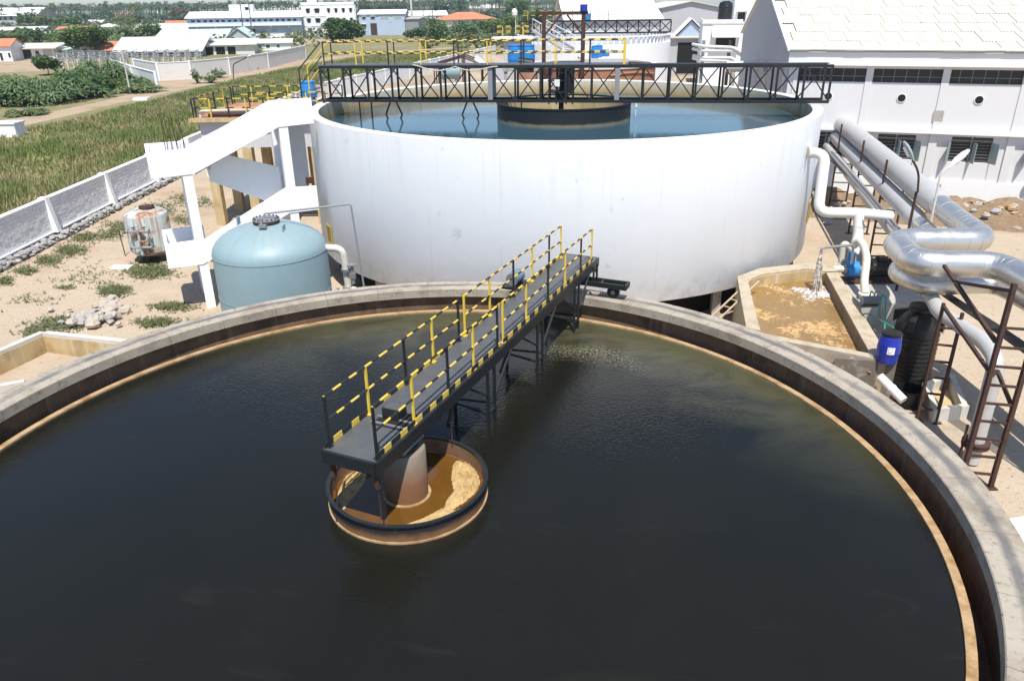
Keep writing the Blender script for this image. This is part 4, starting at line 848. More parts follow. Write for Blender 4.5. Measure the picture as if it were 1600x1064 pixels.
LB = ['farthest ladder-shaped rusty trestle of the pipe rack, by the white tank', 'second rusty ladder trestle from the far end of the pipe rack', 'rusty ladder trestle behind the white overflow pipe, under the big pipes', 'rusty ladder trestle carrying the dark street lamp beside the pipe loop']
for a, lb in zip(LT, LB): trestle('pipe_trestle', *a, .55, lb)
_l, _r = B(1432,656), B(1462,660)
trestle('pipe_trestle', (_l.x,_l.y), (_r.x,_r.y), 3.73, 3.5, .52, 'short rusty ladder trestle beside the black water tank')
_l, _r = B(1500,757), B(1547,762)
trestle('pipe_trestle', (_l.x,_l.y), (_r.x,_r.y), 5.5, 4.4, .50, 'tall rusty ladder trestle nearest the camera beside the settling tank rim', .10)
br2 = thing('bracing_frame', 'rusty angle-iron brace frame joining the two nearest ladder trestles', 'brace', (12.2,18.6,0))
def bb(p, q, w=.08): MB().bar(p, q, w).part('angle_bar', 'rust_steel', br2)
_t = B(1500,757); _k = B(1432,656); bb((_k.x,_k.y,3.65), (_t.x,_t.y+.1,3.25)); bb(D(1475,415,19.6), D(1492,440,18.9)); bb(D(1496,441,18.9), (_t.x,_t.y+.06,5.3)); bb(D(1494,443,18.9), (_t.x,_t.y+.1,4.0), .09)
_u = B(1547,762); bb((_t.x,_t.y,3.1), (_u.x,_u.y+.9,2.9)); bb((_u.x,_u.y+.9,2.9), (_u.x,_u.y,2.3))
# ------------------------------------------------------------ big insulated pipes with expansion loops
def clad(name, path, r, label, mtl='aluminium', seam=1.0, rb=.9):
    P_ = bend(path, rb, 9); o = thing(name, label, 'pipe', (path[len(path)//2][0], path[len(path)//2][1], 0), 0, 'insulated pipes on the rack')
    d0 = (P_[1]-P_[0]); cut = P_[0]+d0*.93
    MB().tube([P_[0], cut-d0*.02, cut], r, 26, True, [r*1.22, r*1.22, r*1.0]).part('cladding', 'cladding_grey', o, True)
    MB().tube([cut]+P_[1:], r*.995, 26).part('loop_cladding', mtl, o, True)
    acc = 0
    for i in range(1, len(P_)):
        a, b = P_[i-1], P_[i]; L = (b-a).length; t = (b-a).normalized(); acc += L
        if L > .8:
            k = int(L/seam)
            for j in range(1, k+1): c = a+t*(L*j/(k+1)); MB().cyl(c-t*.025, c+t*.025, r*(1.232 if i == 1 and j < k-1 else 1.012), 26).part('seam_band', 'cladding_grey' if i == 1 else mtl, o, True)
        elif i % 2 == 0: MB().cyl(b-t*.012, b+t*.012, r*1.012, 26).part('seam_band', mtl, o, True)
    return o
ZP = 4.35
far0 = B(1262,140,ZP)
clad('insulated_pipe', [Vector((22.8,57,ZP)), Vector((15.6,25.3,ZP)), Vector((15.35,23.55,ZP)), Vector((12.35,23.7,ZP)), Vector((11.95,21.3,ZP)), Vector((14.3,21.15,ZP)), Vector((14.1,12.0,ZP))],  .40, 'largest insulated pipe of the rack, uppermost, looping back on itself at the right', 'aluminium', 1.1, .75)
clad('insulated_pipe', [Vector((22.55,57.0,ZP-.80)), Vector((15.25,25.9,ZP-.80)), Vector((14.5,24.5,ZP-.75)), Vector((12.3,23.2,ZP-.85)), Vector((12.5,21.7,ZP-.85)), Vector((14.9,21.9,ZP-.85)), Vector((14.9,12,ZP-.85))], .30, 'middle insulated pipe of the rack, looping beneath the largest one', 'aluminium', 1.1, .6)
clad('insulated_pipe', [Vector((22.3,57.2,ZP-1.40)), Vector((14.75,26.9,ZP-1.40)), Vector((13.9,25.4,ZP-1.2)), Vector((12.9,21.6,ZP-1.3)), Vector((12.6,20.7,ZP-1.3)), Vector((12.55,18.3,3.15)), Vector((12.42,17.45,3.0)), Vector((12.35,17.35,0.05))], .21, 'slim insulated pipe of the rack that drops to the ground behind the nearest trestle', 'cladding_grey', 1.2, .35)
q = Vector((12.36,17.35,.55)); m = MB().cyl(q, q+Vector((0,0,.07)), .34, 20); m.cyl(q+Vector((0,0,.10)), q+Vector((0,0,.15)), .34, 20); m.bar(q+Vector((-.34,0,-.35)), q+Vector((-.34,0,.65)), .05); m.top('pipe_clamp', 'rust_steel', 'rusty flanged clamp round the foot of the descending pipe by the tank rim', 'clamp')
m = MB()
cab = []
for k in range(5):
    pts = [Vector((19.0+.05*k,46.5,3.05-.05*k)), Vector((16.7+.06*k,34.3,3.0-.05*k)), Vector((14.9+.05*k,28.2,3.0-.04*k)), Vector((13.6+.06*k,23.4,2.95)), Vector((13.0+.08*k,18.8,3.3)), Vector((13.5+.1*k,16.4,2.9)), Vector((14.0+.1*k,14,2.8))]
    m.tube(pts, .035, 6)
m.top('cable_bundle', 'black_plastic', 'bundle of black cables running along the pipe rack', 'cables')
m = MB()
for k in range(2): m.tube([Vector((18.9+.2*k,45.5,3.3)), Vector((16.2+.2*k,33.8,3.3)), Vector((14.8+.2*k,28.0,3.3)), Vector((14.1+.2*k,25.0,3.2))], .06, 8)
m.top('conduit', 'steel_grey', 'pair of thin grey conduits beneath the insulated pipes of the rack', 'conduit')
# lamps
def street_lamp(base, knee, head, label, m1, m2, r=.04):
    o = thing('street_lamp', label, 'lamp', base)
    MB().tube(bend([base, knee, head], .5), r, 10).part('arm', m1, o, True)
    t = (head-knee).normalized(); n = Vector((0,0,1)); n = (n-t*n.dot(t)).normalized(); s = t.cross(n)
    mm = MB(); secs = []
    for (k, w, hh) in ((-.05,.05,.04),(.1,.10,.07),(.35,.17,.11),(.62,.15,.10),(.80,.06,.05)):
        c = head+t*k; secs.append([c+(s*math.cos(a)*w+n*(math.sin(a)*hh if math.sin(a) > 0 else math.sin(a)*hh*.5)) for a in [2*math.pi*j/14 for j in range(14)]])
    b0 = len(mm.v)
    for sc in secs: mm.v += [tuple(x) for x in sc]
    for i in range(len(secs)-1):
        for j in range(14): mm.f.append((b0+i*14+j, b0+i*14+(j+1)%14, b0+(i+1)*14+(j+1)%14, b0+(i+1)*14+j))
    mm.f.append(tuple(b0+j for j in range(14))); mm.f.append(tuple(b0+(len(secs)-1)*14+j for j in range(14))); mm.part('lantern', m2, o, True)
    c = head+t*.38-n*.06; MB().cyl(c-t*.18-n*.0, c+t*.22, .06, 10).part('lens', 'paper_white', o, True)
street_lamp(Vector((15.2,28.0,4.9)), D(1436,270,28.0), D(1426,250,28.0), 'dark grey street lamp curving up from the pipe rack', 'rust_steel', 'lamp_grey')
pb = D(1466,293,26.5); street_lamp(Vector((pb.x,pb.y,4.2)), D(1470,272,26.5), D(1483,261,26.5), 'white street lamp on a cream arm beside the large pipe bend', 'pipe_cream', 'lamp_white')

q0, q1, q2, q3 = B(1563,812,2.0), B(1640,800,2.0), B(1660,900,2.0), B(1606,900,2.0)
m = MB().prism([(q0.x,q0.y),(q3.x,q3.y),(q2.x,q2.y),(q1.x,q1.y)], 0, 2.0); m.top('white_kerb', 'white_plain', 'rough white painted block against the right rim of the foreground tank', 'block')
# ------------------------------------------------------------ factory hall on the right
FB = Vector((27.8, 46.5, 0)); FA = R_(-20); fx = Vector((math.cos(FA), math.sin(FA), 0)); fy = Vector((math.cos(R_(80)), math.sin(R_(80)), 0)); fn = Vector((-fx.y, fx.x, 0))   # fx along the front, fn straight back
def FP(s, b, z): return FB + fx*s + fn*b + Vector((0,0,z))
fh = thing('factory_hall', 'large white factory hall with a roof of overlapping pale sheets on the right', 'building', FB)
SL, SR, EZ = -10.86, 16.0, 8.84
def fbox(s0, s1, b0, b1, z0, z1): return MB().hexa([FP(s0,b0,z0),FP(s1,b0,z0),FP(s1,b1,z0),FP(s0,b1,z0)], [FP(s0,b0,z1),FP(s1,b0,z1),FP(s1,b1,z1),FP(s0,b1,z1)])
M('hall_wall', (.66,.655,.66), .85, var=.04, scale=.4, tint=(.58,.58,.60), tlo=.6, thi=.85, tscale=.35, bump=.2, bscale=6)
# front wall pieces round the openings
W1 = [(-10.28+4.17*i, -6.38+4.17*i) for i in range(6)]; Z1, Z2 = 6.89, 7.68
LW = [(-9.2,-7.05),(-5.12,-2.97),(-1.03,1.2),(3.1,5.3),(7.2,9.4)]; Y1, Y2 = 2.36, 3.86
wf = fbox(SL, SR, 0, .3, 0, Y1)
xs = SL
for a, b in LW: wf.hexa([FP(xs,0,Y1),FP(a,0,Y1),FP(a,.3,Y1),FP(xs,.3,Y1)], [FP(xs,0,Y2),FP(a,0,Y2),FP(a,.3,Y2),FP(xs,.3,Y2)]); xs = b
wf.hexa([FP(xs,0,Y1),FP(SR,0,Y1),FP(SR,.3,Y1),FP(xs,.3,Y1)], [FP(xs,0,Y2),FP(SR,0,Y2),FP(SR,.3,Y2),FP(xs,.3,Y2)])
wf.hexa([FP(SL,0,Y2),FP(SR,0,Y2),FP(SR,.3,Y2),FP(SL,.3,Y2)], [FP(SL,0,Z1),FP(SR,0,Z1),FP(SR,.3,Z1),FP(SL,.3,Z1)])
xs = SL
for a, b in W1:
    wf.hexa([FP(xs,0,Z1),FP(a,0,Z1),FP(a,.3,Z1),FP(xs,.3,Z1)], [FP(xs,0,Z2),FP(a,0,Z2),FP(a,.3,Z2),FP(xs,.3,Z2)]); xs = b
wf.hexa([FP(xs,0,Z1),FP(SR,0,Z1),FP(SR,.3,Z1),FP(xs,.3,Z1)], [FP(xs,0,Z2),FP(SR,0,Z2),FP(SR,.3,Z2),FP(xs,.3,Z2)])
wf.hexa([FP(SL,0,Z2),FP(SR,0,Z2),FP(SR,.3,Z2),FP(SL,.3,Z2)], [FP(SL,0,EZ-.1),FP(SR,0,EZ-.1),FP(SR,.3,EZ-.1),FP(SL,.3,EZ-.1)])
wf.part('front_wall', 'hall_wall', fh)
fbox(SL-.1, SR, -.42, -.30, 7.92, EZ-.08).part('eave_fascia', 'white_plain', fh); fbox(SL-.1, SR, -.47, -.003, 7.86, 7.919).part('eave_soffit', 'white_plain', fh)
fbox(SL-.1, SR, -.58, -.30, EZ-.079, EZ+.05).part('gutter', 'white_plain', fh)
fbox(SL, SR, -.35, -.003, 4.02, 4.14).part('ledge', 'white_plain', fh); fbox(SL, SR, -.16, -.003, 0.0, 1.22).part('plinth', 'white_plain', fh)
for i in range(7):
    s = -6.19+4.17*(i-1); fbox(s-.22, s+.22, -.1, -.003, 1.23, 4.01).part('pilaster', 'hall_wall', fh); fbox(s-.2, s+.2, -.06, -.003, 4.15, 7.85).part('pilaster', 'hall_wall', fh)
fbox(-2.3, -1.75, -.064, -.061, 4.72, 5.35).part('plaster_repair', 'concrete', fh)
for a, b in W1:
    fbox(a, b, .18, .2, Z1, Z2).part('clerestory_glass', 'window_dark', fh)
    m = MB()
    for k in range(1, 6): s = a+(b-a)*k/6; q = fbox(s-.015, s+.015, .12, .175, Z1, Z2); m.add(q.v, q.f)
    q = fbox(a, b, .12, .175, (Z1+Z2)/2-.08, (Z1+Z2)/2-.05); m.add(q.v, q.f); m.part('glazing_bar', 'grey_box', fh)
for s in (-8.36, -4.2, -.05, 4.1, 8.3):
    c = FP(s, -.02, 6.02); m = MB(); m.cyl(c-fn*.03, c+fn*.005, .26, 24); o = m.part('round_vent', 'white_plain', fh, True); MB().cyl(c-fn*.035, c-fn*.028, .22, 24).part('vent_hole', 'dark_void', o)
for k, (a, b) in enumerate(LW):
    w = fbox(a, b, .22, .24, Y1, Y2).part('window', 'window_dark', fh)
    m = MB()
    for j in range(8): z = Y1+.1+(Y2-Y1-.2)*j/7; q = fbox(a, b, .1, .12, z-.01, z+.01); m.add(q.v, q.f)
    m.part('grille', 'grey_box', w)
    m = MB()
    for s in (a, (a+b)/2, b): q = fbox(s-.04, s+.04, .06, .16, Y1, Y2); m.add(q.v, q.f)
    q = fbox(a, b, .06, .16, Y2-.25, Y2-.18); m.add(q.v, q.f); m.part('frame', 'grey_box', w)
    for (s, sg, an) in ((a,-1,70),(b,1,60),((a+b)/2+.1,1,80)):
        d = fx*(sg*math.cos(R_(an)))-fn*math.sin(R_(an)); p = FP(s, 0, Y1); L = .55
        MB().hexa([p, p+d*L, p+d*L+fx*.03, p+fx*.03], [q_+Vector((0,0,Y2-Y1-.3)) for q_ in (p, p+d*L, p+d*L+fx*.03, p+fx*.03)]).part('open_casement', 'shutter_teal', w)
fbox(SL, SR, 1.5, 1.6, 0, EZ).part('inner_wall', 'dark_void', fh)
# left gable end and roof
cL = FP(SL, 0, 0); GR = 14.3; RS = .29
def GP(r, z): return cL + fy*r + Vector((0,0,z))
m = MB().slab([GP(.31,0), GP(2*GR,0), GP(2*GR,EZ-.05), GP(GR,EZ+GR*RS-.12), GP(.31,EZ+.31*RS-.12)], fx*.3); m.part('gable_wall', 'wall_shade_grey', fh)  # shade of the end wall put into its colour, greyer than the front
for (r0, r1, z0, z1) in ((6.5,7.6,6.3,7.0),(3.2,4.0,4.2,5.4),(9.5,11.5,5.2,7.4)): MB().slab([GP(r0,z0)-fx*.02, GP(r1,z0)-fx*.02, GP(r1,z1)-fx*.02, GP(r0,z1)-fx*.02], fx*.015).part('gable_window', 'window_dark', fh)
# roof deck under the sheets and the far slope
rl = (fy+Vector((0,0,RS)))
def RP(s, r, h=0.0): return cL + fx*s + rl*r + Vector((0,0,EZ+h))
rf = MB().slab([RP(-.25,-.55,-.02), RP(SR-SL,-.55,-.02), RP(SR-SL,GR,-.02), RP(-.25,GR,-.02)], (0,0,-.06)).part('roof', 'roof_sheet', fh)
MB().slab([RP(-.25,GR,-.03), RP(SR-SL,GR,-.03), RP(SR-SL,GR,-.03)+fy*GR*1.02-Vector((0,0,GR*RS*1.02)), RP(-.25,GR,-.03)+fy*GR*1.02-Vector((0,0,GR*RS*1.02))], (0,0,-.06)).part('roof_slope', 'roof_white', fh)
SW, PITCHR = 1.05, 1.62; NSG = 28; m = MB(); vs = []
for j in range(2):
    for i in range(NSG+1):
        x = (SW+.10)*i/NSG; r = -.12+(PITCHR+.16)*j; h = .022*math.cos(2*math.pi*i/4)+ (.026 if j == 0 else .008)+ (.012 if i > NSG-3 else 0)
        q = fx*x+rl*r+Vector((0,0,h+.03)); vs.append(q)
m.add(vs, [(i, i+1, NSG+1+i+1, NSG+1+i) for i in range(NSG)]); m.add([v-Vector((0,0,.012)) for v in vs[:NSG+1]]+vs[:NSG+1], [(i, i+1, NSG+1+i+1, NSG+1+i) for i in range(NSG)])
shm = m.mesh('sheet', 'roof_sheet', (0,0,0), True); rnd = random.Random(8)
shm2 = shm.copy(); M('roof_sheet_b', (.60,.57,.49), .8, var=.1, scale=1.2, tint=(.50,.47,.41), tlo=.5, thi=.75, tscale=.8, bump=.2); shm2.materials[0] = MT['roof_sheet_b']
for row in range(7):
    for c in range(26):
        s = -.2+SW*(c-1)+SW*.37*(row % 3); r = -.5+PITCHR*row+.04*rnd.random(); q = cL+fx*s+rl*r+Vector((0,0,EZ+.02*rnd.random()))
        if s < -.36: continue
        o = bpy.data.objects.new('sheet', shm if rnd.random() < .7 else shm2); COL.objects.link(o); o.parent = rf; o.location = q-FB; o.rotation_euler = (0,0,rnd.uniform(-.006,.006))
MB().slab([RP(-.34,-.6,.02), RP(-.2,-.6,.02), RP(-.2,GR,.02), RP(-.34,GR,.02)], (0,0,.14)).part('verge_flashing', 'white_plain', rf)
# rubbish and rubble at the foot of the hall
g = NG('earth'); col = g.mix(g.noise(.8, 7, .7), (.25,.155,.09), (.44,.33,.22)); g.set(g.mix(g.ramp(g.noise(5, 6, .75), .52, .66), col, (.18,.12,.08)), .95, 0, .1); g.bump(g.math('ADD', g.noise(3, 7, .75), g.noise(14, 5)), 1.0, .12); MT['earth'] = g.m
rbr = thing('rubble_bank', 'long bank of earth rubble and stones at the foot of the white factory hall', 'rubble', FP(2,-3,0)); rnd = random.Random(21)
for k in range(230):
    s, b = rnd.uniform(-9,9), -.8-abs(rnd.gauss(0,2.6)); r = .06+.26*rnd.random()**2; MB().rock(FP(s,b,.25+r*.4 if -5 < b < -1 else r*.4), r, rnd, 6).part('stone', rnd.choice(('stone_pale','stone_grey','tan_cloth')), rbr)
m = MB(); vs = []; n1, n2 = 46, 12
for i in range(n1+1):
    for j in range(n2+1):
        s = -10+22*i/n1; b = -.2-7*j/n2; h = max(.0, .85*math.exp(-((j/n2-.25)/.28)**2)*(.5+.5*math.sin(i*.9)*math.sin(i*.37+j))+.12*rnd.random())-.02 if 0 < j < n2 and 0 < i < n1 else -.05
        vs.append(FP(s,b,h))
m.add(vs, [(i*(n2+1)+j, i*(n2+1)+j+1, (i+1)*(n2+1)+j+1, (i+1)*(n2+1)+j) for i in range(n1) for j in range(n2)]); m.part('earth_bank', 'earth', rbr, True)
q = FP(3.5,-.17,1.2); m = MB().cyl(q-fn*.12, q-fn*.12+Vector((0,0,.16)), .22, 10, .1); m.tube([q-fn*.12, q-fn*.3+Vector((-.15,0,-.9))], .015, 5); m.tube([q-fn*.12, q-fn*.3+Vector((.2,0,-.8))], .015, 5); m.tube([q-fn*.12, q-fn*.3+Vector((.02,0,-1.0))], .015, 5); m.top('floodlight', 'grey_box', 'small grey floodlight with dangling cables on the plinth of the factory hall', 'floodlight')
q = FP(-1.6,-.9,0); m = MB().tube([q, q+Vector((.15,0,.95))], .02, 6); c = q+Vector((.15,0,1.0)); m.box(c.x-.25, c.x+.25, c.y-.08, c.y+.08, c.z-.08, c.z+.12); m.top('floodlight', 'grey_box', 'small floodlight on a leaning rod before the plinth of the factory hall', 'floodlight')
m = MB().cyl(FP(SL-.3,-1.2,0), FP(SL-.3,-1.2,7.6), .05, 8); c = FP(SL-.3,-1.2,7.75); m.lathe([(.05,-.2),(.22,-.1),(.28,.1),(.18,.3),(0,.33)], c, 16); m.top('globe_lamp', 'steel_grey', 'grey globe lamp on a slim post at the left corner of the factory hall', 'lamp', smooth=True)
# ------------------------------------------------------------ buildings of the background
def house(name, label, p, q, depth, h, rise, wm, rm, roof='gable', wins=(), over=.5, group=None, wing=True, doors=(), end_roof=None, gable_m=None, cat='building'):
    p, q = Vector((p[0],p[1],0)), Vector((q[0],q[1],0)); v = q-p; L = v.length; a = math.atan2(v.y, v.x)
    o = thing(name, label, cat, p, a if abs(a) > 1e-6 else 1e-6, group, local=True)
    MB().box(0, L, 0, depth, 0, h).part('wall', wm, o)
    if roof == 'gable':      # ridge parallel to the front
        t = .18
        for sgn in (0, 1):
            ya, yb = (-over, depth/2) if not sgn else (depth+over, depth/2); za = h-rise*over/(depth/2)
            MB().slab([(-over,ya,za),(L+over,ya,za),(L+over,yb,h+rise),(-over,yb,h+rise)], (0,0,t)).part('roof', rm, o)
        for x in (0.001, L-.201): MB().slab([(x,0.01,h),(x,depth-.01,h),(x,depth/2,h+rise-.05)], (.2,0,0)).part('gable', gable_m or wm, o)
    elif roof == 'front':    # ridge running away from the viewer, gable to the front
        for sgn in (0, 1):
            xa, xb = (-over, L/2) if not sgn else (L+over, L/2); za = h-rise*over/(L/2)
            MB().slab([(xa,-over,za),(xb,-over,h+rise),(xb,depth+over,h+rise),(xa,depth+over,za)], (0,0,.18)).part('roof', rm, o)
        MB().slab([(0.01,.001,h),(L-.01,.001,h),(L/2,.001,h+rise-.05)], (0,.2,0)).part('gable', gable_m or wm, o)
    elif roof == 'hip':
        k = min(L/2-.3, depth/2); t = Vector((0,0,.15)); A_ = [(-over,-over,h),(L+over,-over,h),(L+over,depth+over,h),(-over,depth+over,h)]; r0, r1 = (k,depth/2,h+rise), (L-k,depth/2,h+rise)
        m = MB(); m.add([*A_, r0, r1], [(0,1,5,4),(1,2,5),(2,3,4,5),(3,0,4),(3,2,1,0)]); m.part('roof', rm, o)
    elif roof == 'shed':
        MB().slab([(-over,-over,h),(L+over,-over,h),(L+over,depth+over,h+rise),(-over,depth+over,h+rise)], (0,0,.2)).part('roof', rm, o); MB().slab([(.01,.01,h),(.01,depth-.01,h),(.01,depth-.01,h+rise)], (L-.02,0,0)).part('gable', gable_m or wm, o)
    else:                    # flat with parapet
        MB().box(-.15, L+.15, -.15, depth+.15, h+.001, h+.25).part('roof', rm, o)
        if rise: MB().box(0, L, 0, .2, h+.251, h+.25+rise).part('parapet', wm, o); MB().box(0, .2, .21, depth, h+.251, h+.25+rise).part('parapet', wm, o)
    for w in wins:
        x0, x1, z0, z1 = w[:4]; wmn = w[4] if len(w) > 4 else 'window_dark'; x0 *= L; x1 *= L
        f = MB().box(x0-.12, x1+.12, -.06, .02, z0-.12, z1+.12).part('window', 'white_plain' if len(w) < 6 else w[5], o); MB().box(x0, x1, -.09, -.061, z0, z1).part('pane', wmn, f)  # dark panes also paint the shaded inside of open bays and doorways
        if len(w) < 5 and (x1-x0) < 3 and h > 5: MB().box(x0-.3, x1+.3, -.7, -.07, z1+.15, z1+.27).part('sunshade', 'white_plain', f)
    for (x0, x1, z1, dm) in doors: MB().box(x0*L, x1*L, -.05, .02, 0.02, z1).part('door', dm, o)
    return o
def zat(px, py, P_): return D(px, py, P_.y).z
def two(a, b, keep=0):
    p, q = B(*a), B(*b); s = (q.y-p.y)/(q.x-p.x); s2 = max(-.1, min(s, .22))
    if s2 != s:
        if keep == 0: d = ray(*b); t = (p.y-s2*p.x)/(d.y-s2*d.x); q = Vector((d.x*t, d.y*t, 0))
        else: d = ray(*a); t = (q.y-s2*q.x)/(d.y-s2*d.x); p = Vector((d.x*t, d.y*t, 0))
    return p, q
def hpx(name, label, a, b, ey, ry, depth, wm, rm, roof='gable', keep=0, **k):
    p, q = two(a, b, keep); Y = (p.y+q.y)/2; mx = (a[0]+b[0])/2; h = max(1.9, D(mx, ey, Y).z); back = {'gable': depth/2, 'shed': depth, 'front': 0, 'hip': depth/2, 'flat': 0}[roof]
    rise = max(.35, D(mx, ry, Y+back).z-h); return house(name, label, p, q, depth, h, rise, wm, rm, roof, **k), p, q, h
# nearer village row
def W_(h, *l): return [(a, b, c*h, d*h)+tuple(r) for (a, b, c, d, *r) in l]
hpx('village_house', 'whitewashed house with an orange tiled roof at the left edge', (-45,98), (20,93), 73, 62, 9, 'white_plain', 'roof_tile', wins=((.72,.78,.3,2.0),(.92,.97,.9,2.0)), gable_m='white_plain')
hpx('long_shed', 'long low white shed with grey roof and dark open bays', (19,94), (86,91), 77, 69, 9, 'white_plain', 'concrete_light', 'shed', wins=((.05,.24,.1,2.4),(.29,.48,.1,2.4),(.58,.66,.2,2.0),(.75,.97,.3,2.3,'wall_shade_grey')), over=1.0)
hpx('veranda_house', 'small white house with a dark veranda behind the tree', (86,91), (121,90), 80, 75, 8, 'white_plain', 'roof_teal', 'shed', wins=((.08,.45,.2,1.7),(.60,.92,.2,1.7)), over=.9)
hpx('village_house', 'white gabled house half hidden by the tree', (121,90), (157,88), 74, 62, 12, 'white_plain', 'roof_white', 'front', wins=((.3,.45,1.0,2.0),))
hpx('tiled_shed', 'open shed with an orange tiled roof beside the long white shed', (154,91), (192,89), 79, 66, 9, 'wall_shade_grey', 'roof_tile', wins=((.05,.95,.1,1.8,'dark_void','wall_shade_grey'),), over=.8)
o, p, q, h = hpx('open_shed', 'long open shed under a bright white roof in the village', (188,91), (312,89), 78, 59, 14, 'wall_shade_grey', 'roof_white', wins=((.01,.99,.1,1.8,'dark_void','wall_shade_grey'),), over=1.4)
for k in range(9): MB().box((q-p).length*k/8-.12, (q-p).length*k/8+.12, -1.3, -1.0, 0, h-.3).part('post', 'white_plain', o)
hpx('open_shed', 'white-roofed open shed with thick white posts right of the long shed', (316,87), (398,81), 71, 62, 10, 'wall_cream', 'roof_white', 'shed', wins=((.03,.22,.1,2.0,'dark_void','wall_cream'),(.27,.44,.1,2.0,'dark_void','wall_cream'),(.49,.64,.1,2.0,'dark_void','wall_cream')), over=.8)
hpx('white_outbuilding', 'low white outbuilding behind the long pale wall', (400,80), (455,75), 68, 62, 9, 'white_plain', 'roof_white', 'shed', wins=((.08,.16,.8,1.5),(.3,.4,.8,1.5),(.6,.68,.9,1.5)), over=.5)
# second row
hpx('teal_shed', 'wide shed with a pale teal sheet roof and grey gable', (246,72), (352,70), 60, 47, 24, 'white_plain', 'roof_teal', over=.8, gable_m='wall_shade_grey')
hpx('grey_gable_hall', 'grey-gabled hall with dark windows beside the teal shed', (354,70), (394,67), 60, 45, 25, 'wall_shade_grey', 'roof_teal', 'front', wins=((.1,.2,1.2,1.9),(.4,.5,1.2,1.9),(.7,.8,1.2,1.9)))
hpx('sheet_roof_shed', 'pale sheet-roofed shed behind the palm trees', (212,58), (298,56), 48, 38, 25, 'wall_cream', 'roof_white', over=.8)
hpx('sheet_roof_shed', 'low shed with a faded teal sheet roof left of the palms', (60,66), (150,65), 58, 50, 16, 'wall_cream', 'roof_teal', over=.8)
hpx('hip_roof_house', 'small white house with a hipped pale roof and blue awning', (148,52), (187,51), 43, 37, 14, 'white_plain', 'roof_sheet', 'hip', wins=((.08,.2,1.2,2.4),(.32,.44,1.2,2.4),(.52,.64,1.2,2.4),(.72,.98,.8,2.6,'sky_blue_plastic')), over=.8)
hpx('tiled_row_house', 'long low row house with a reddish tiled roof', (88,53), (150,52), 47, 42, 14, 'wall_pink', 'roof_tile', wins=((.1,.16,.5,1.6),(.4,.46,.5,1.6),(.8,.86,.5,1.6)))
hpx('sheet_roof_shed', 'wide shed with a whitish flat-looking roof at the far left', (-20,55), (66,53), 48, 43, 20, 'wall_cream', 'roof_white', over=1.0)
hpx('warehouse', 'large grey warehouse with a white roof below the palm skyline', (-30,44), (58,41), 25, 13, 50, 'wall_shade_grey', 'roof_white', wins=((.36,.4,5,8),(.45,.49,5,8),(.55,.6,5,8),(.2,.24,2,6),(.8,.84,2,6),(.9,.94,5,8)), over=1.5)
hpx('brick_house', 'far house with an orange tiled roof among the palms', (176,33), (208,32), 26, 21, 20, 'wall_pink', 'roof_tile', wins=((.2,.3,1,2.5),(.6,.7,1,2.5)))
hpx('far_house', 'far white box house left of the orange tiled one', (90,36), (108,35), 29, 27, 15, 'wall_cream', 'roof_white', 'flat')
hpx('far_shed', 'far long white shed in the trees below the skyline', (235,28), (272,27), 23, 19, 25, 'wall_cream', 'roof_white')
hpx('far_house', 'far cream house with a flat roof right of the tall palm', (234,39), (256,38), 32, 30, 16, 'wall_cream', 'roof_white', 'flat', wins=((.2,.3,.8,2),(.6,.7,.8,2)))
hpx('far_shed', 'far white-roofed shed left of the hipped house', (124,41), (160,40), 36, 32, 18, 'wall_cream', 'roof_white')
hpx('tiled_shed', 'reddish tiled shed touching the blue factory', (258,46), (300,45), 39, 33, 18, 'wall_pink', 'roof_tile')
# blue factory, three-storey block and the little factory beside it
p, q = two((298,68), (474,58.5), 1); fg = house('blue_factory', 'long pale blue two-storey factory with white roof', p, q, 30, 7.9, 2.2, 'wall_blue', 'roof_white', wins=[(.035+.105*i+.0, .065+.105*i, 6.3, 7.1, 'window_dark','wall_blue') for i in range(9)]+[(.085+.105*i, .115+.105*i, 6.3, 7.1,'window_dark','wall_blue') for i in range(9)]+[(.55,.58,1.6,3.4,'window_dark','wall_blue'),(.63,.67,1.5,3.5,'shutter_teal','wall_blue'),(.73,.77,1.5,3.5,'shutter_teal','wall_blue'),(.40,.43,1.6,3.4,'window_dark','wall_blue'),(.47,.50,1.6,3.4,'window_dark','wall_blue')], over=.8)
L = (q-p).length; MB().box(.2, L-.2, -1.4, -.01, 4.7, 5.5).part('balcony_band', 'white_plain', fg); MB().box(L*.90, L*.985, -.08, -.01, .1, 4.5).part('shutter_door', 'grey_plaster', fg)
for k in range(6): MB().box(L*(.08+.16*k)-.3, L*(.08+.16*k)+.3, -1.0, -.011, 3.9, 4.69).part('bracket', 'white_plain', fg)
MB().box(.2, L*.84, -.1, -.012, .05, 1.45).part('white_dado', 'white_plain', fg)
p, q = two((336,63), (375,62), 1); house('roof_pavilion', 'white stair pavilion rising above the blue factory roof', p+Vector((0,22,0)), q+Vector((0,22,0)), 10, 12.6, 0, 'white_plain', 'roof_white', 'flat', wins=((.68,.82,10.6,11.8),))
p, q = two((475.5,58), (557,55)); P_ = p
wl = []
for z in (1.6, 5.4, 9.2):
    wl += [(.09,.15,z,z+1.7),(.25,.33,z,z+1.7) if z > 2 else (.25,.33,.6,z+1.9,'shutter_teal')]+[(.49+.14*i,.53+.14*i,z,z+1.7) for i in range(4)]
hb = house('white_block', 'white three-storey block with rows of dark shaded windows', p, q, 16, 12.3, .8, 'white_plain', 'white_plain', 'flat', wins=wl)
L = (q-p).length
for k in range(5): MB().box(L*(.455+.14*k)-.18, L*(.455+.14*k)+.18, -.75, -.01, 0, 12.2).part('fin', 'white_plain', hb)
for z in (3.9, 7.7): MB().box(0, L*.45, -.12, -.012, z, z+.25).part('floor_band', 'wall_shade_grey', hb)
